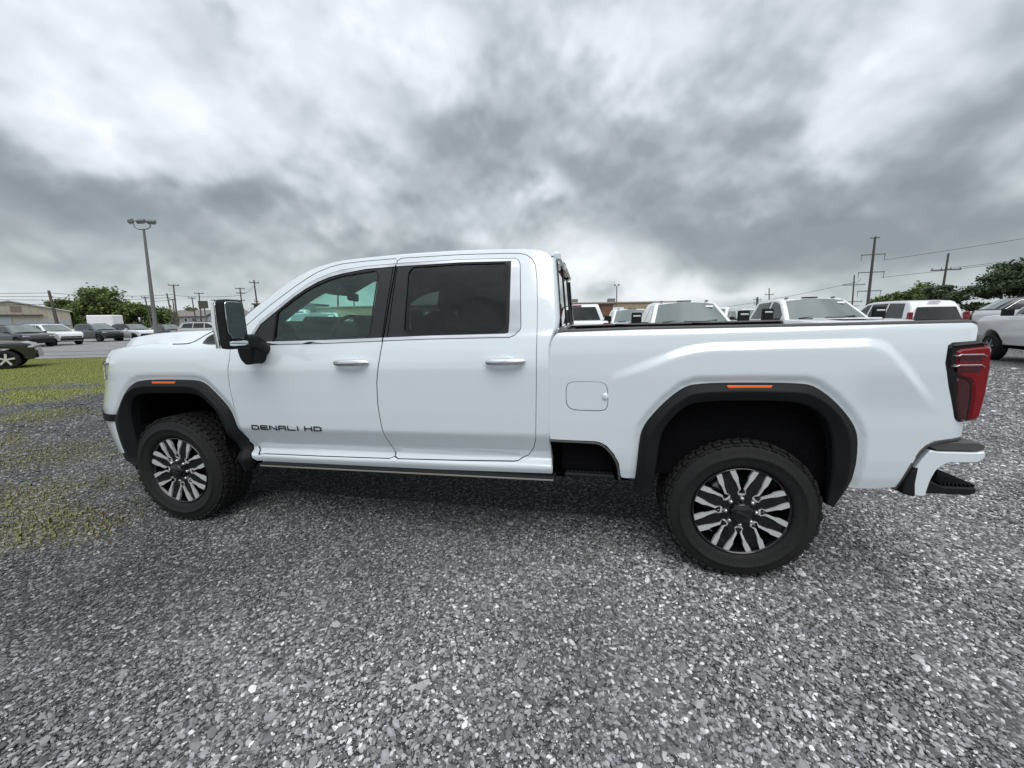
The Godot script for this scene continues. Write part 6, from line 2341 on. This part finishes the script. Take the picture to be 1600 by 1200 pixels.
func build_buildings() -> void:
	var cream := rough_mat(lin(0.36, 0.33, 0.26), lin(0.44, 0.41, 0.33), 0.8, 0.3, 0.0)
	var dark := rough_mat(lin(0.10, 0.07, 0.065), lin(0.13, 0.09, 0.08), 0.7, 0.5, 0.0)
	var bluish := rough_mat(lin(0.28, 0.32, 0.34), lin(0.34, 0.38, 0.40), 0.7, 0.5, 0.0)
	# gabled shed
	var g := thing("gabled_building", "tan metal building with a low gable and a brown eave strip behind the white suv", "building", Vector3(-99.0, 0, -49.0), 1.05)
	var b := MB.new()
	b.prism(P2([-9.0, 0, 7.0, 0, 7.0, 4.75, 6.2, 5.0, 0.0, 6.55, -9.0, 4.6]), -14.0, 0.0, Transform3D())
	part("wall", b, cream, g)
	var rf := MB.new()
	for q in [[-9.4, 4.55, 0.0, 6.62], [0.0, 6.62, 7.3, 4.78]]:
		rf.quad(Vector3(q[0], q[1], 0.3), Vector3(q[2], q[3], 0.3), Vector3(q[2], q[3], -14.3), Vector3(q[0], q[1], -14.3), Vector3(0, 1, 0))
		rf.quad(Vector3(q[0], q[1], 0.3), Vector3(q[2], q[3], 0.3), Vector3(q[2], q[3] - 0.18, 0.3), Vector3(q[0], q[1] - 0.18, 0.3), Vector3(0, 0, 1))
	part("roof", rf, mat(lin(0.50, 0.50, 0.48), 0.6), g)
	var ev := MB.new()
	ev.box(Vector3(-2.2, 4.0, 0.25), Vector3(11.6, 0.2, 0.5), 0.03)
	part("eave_strip", ev, dark, g)
	for k in 18:
		var rb := MB.new()
		var x := -8.6 + k * 0.9
		var top := 6.4 - absf(x) * 0.25
		rb.box(Vector3(x, top * 0.5, 0.02), Vector3(0.08, top - 0.2, 0.05))
		part("wall_rib", rb, cream, g)
	var wn := MB.new()
	wn.box(Vector3(0.6, 5.1, 0.05), Vector3(1.2, 1.0, 0.08), 0.02)
	part("vent", wn, mat(lin(0.20, 0.17, 0.14), 0.8), g)
	var lo := MB.new()
	lo.box(Vector3(-3.6, 3.0, 0.08), Vector3(7.0, 1.6, 0.1), 0.02)
	lo.box(Vector3(3.6, 2.5, 0.08), Vector3(6.6, 0.9, 0.1), 0.02)
	part("lower_panel", lo, bluish, g)
	# house
	var grey := rough_mat(lin(0.30, 0.30, 0.29), lin(0.36, 0.36, 0.35), 0.8, 0.5, 0.0)
	var shing := rough_mat(lin(0.17, 0.16, 0.15), lin(0.24, 0.23, 0.22), 0.9, 0.7, 0.0)
	var h := thing("grey_house", "low grey house with a pale hipped roof and small dark windows beyond the suvs", "house", Vector3(-108.5, 0, -88.0), 0.19)
	var hw := MB.new()
	hw.box(Vector3(0, 2.2, -3.5), Vector3(14.5, 4.4, 7.0))
	part("wall", hw, grey, h)
	var hr := MB.new()
	var e := [Vector3(-8.0, 4.3, 0.5), Vector3(7.8, 4.3, 0.5), Vector3(7.8, 4.3, -7.5), Vector3(-8.0, 4.3, -7.5), Vector3(-5.2, 6.2, -3.5), Vector3(7.8, 6.2, -3.5)]
	hr.quad(e[0], e[1], e[5], e[4], Vector3(0, 1, 1))
	hr.quad(e[3], e[2], e[5], e[4], Vector3(0, 1, -1))
	hr.flat(e[0], e[3], e[4], Vector3(-1, 1, 0))
	hr.flat(e[1], e[2], e[5], Vector3(1, 0, 0))
	hr.quad(e[0], e[1], e[2], e[3], Vector3(0, -1, 0))
	part("roof", hr, shing, h)
	for x in [-5.6, -2.8, -0.6, 1.6, 3.8]:
		var win := MB.new()
		win.box(Vector3(x, 3.3, 0.04), Vector3(1.0, 1.1, 0.08), 0.02)
		var wi := part("window", win, M.paper, h)
		var pn := MB.new()
		pn.box(Vector3(x, 3.3, 0.09), Vector3(0.8, 0.9, 0.02))
		part("pane", pn, M.pane_dark, wi)
	var h2 := thing("gabled_house", "pale blue grey gabled house joined on beside the low grey house", "house", Vector3(-99.3, 0, -89.4), 0.19)
	var gw := MB.new()
	gw.prism(P2([-3.4, 0, 4.6, 0, 4.6, 4.4, 0.6, 6.5, -3.4, 4.4]), -9.0, 0.0)
	part("wall", gw, bluish, h2)
	var gr2 := MB.new()
	for q in [[-3.8, 4.25, 0.6, 6.6], [0.6, 6.6, 5.0, 4.25]]:
		gr2.quad(Vector3(q[0], q[1], 0.35), Vector3(q[2], q[3], 0.35), Vector3(q[2], q[3], -9.3), Vector3(q[0], q[1], -9.3), Vector3(0, 1, 0))
		gr2.quad(Vector3(q[0], q[1], 0.35), Vector3(q[2], q[3], 0.35), Vector3(q[2], q[3] - 0.16, 0.35), Vector3(q[0], q[1] - 0.16, 0.35), Vector3(0, 0, 1))
	part("roof", gr2, shing, h2)
	for x in [-1.4, 2.4]:
		var win := MB.new()
		win.box(Vector3(x, 3.1, 0.04), Vector3(1.0, 1.2, 0.08), 0.02)
		var wi := part("window", win, M.paper, h2)
		var pn := MB.new()
		pn.box(Vector3(x, 3.1, 0.09), Vector3(0.8, 1.0, 0.02))
		part("pane", pn, M.pane_dark, wi)
	var bb := thing("billboard", "small dark billboard above the roof line of the grey house", "billboard", Vector3(-93.2, 0, -80.0), 0.2)
	var b1 := MB.new()
	b1.box(Vector3(0, 6.9, 0), Vector3(2.4, 1.9, 0.2), 0.02)
	part("panel", b1, mat(lin(0.09, 0.075, 0.06), 0.8), bb)
	var b2 := MB.new()
	b2.tube([Vector3(0, 0, -0.2), Vector3(0, 6.2, -0.2)], [0.16], 8)
	part("post", b2, M.steel, bb)
	# long tan building behind the pickup rows
	var tan_ := rough_mat(lin(0.37, 0.30, 0.19), lin(0.43, 0.35, 0.23), 0.85, 0.2, 0.0)
	var t := slab_building("long flat tan building stretching behind the rows of white trucks", "tan_building", Vector3(-13.0, 0, -60.5), 0.19, 57.0, 12.0, 4.0, tan_, cream)
	for k in 30:
		var rb := MB.new()
		rb.box(Vector3(-27.5 + k * 1.9, 1.95, 6.02), Vector3(0.12, 3.9, 0.06))
		part("wall_rib", rb, tan_, t)
	for k in 3:
		var rt := MB.new()
		rt.box(Vector3(20.0 - k * 6.0, 4.55, 2.0), Vector3(1.1, 0.7, 1.0), 0.05)
		part("roof_unit", rt, M.steel, t)
	var bk := slab_building("small red brick block at the end of the tan building, behind the framed board", "brick_building", Vector3(5.6, 0, -52.5), 0.19, 1.5, 3.0, 3.55, rough_mat(lin(0.15, 0.075, 0.05), lin(0.22, 0.12, 0.08), 0.9, 1.2, 0.1), dark)
	var dk := slab_building("dark grey flat building seen through the driver's window beside the door mirror", "grey_building", Vector3(-41.5, 0, -50.0), 0.19, 8.0, 6.0, 4.5, mat(lin(0.07, 0.075, 0.075), 0.8), dark)
	for k in 3:
		var dw := MB.new()
		dw.box(Vector3(-2.4 + k * 2.4, 2.9, 3.03), Vector3(1.4, 1.0, 0.08), 0.02)
		part("window", dw, M.pane_dark, dk)
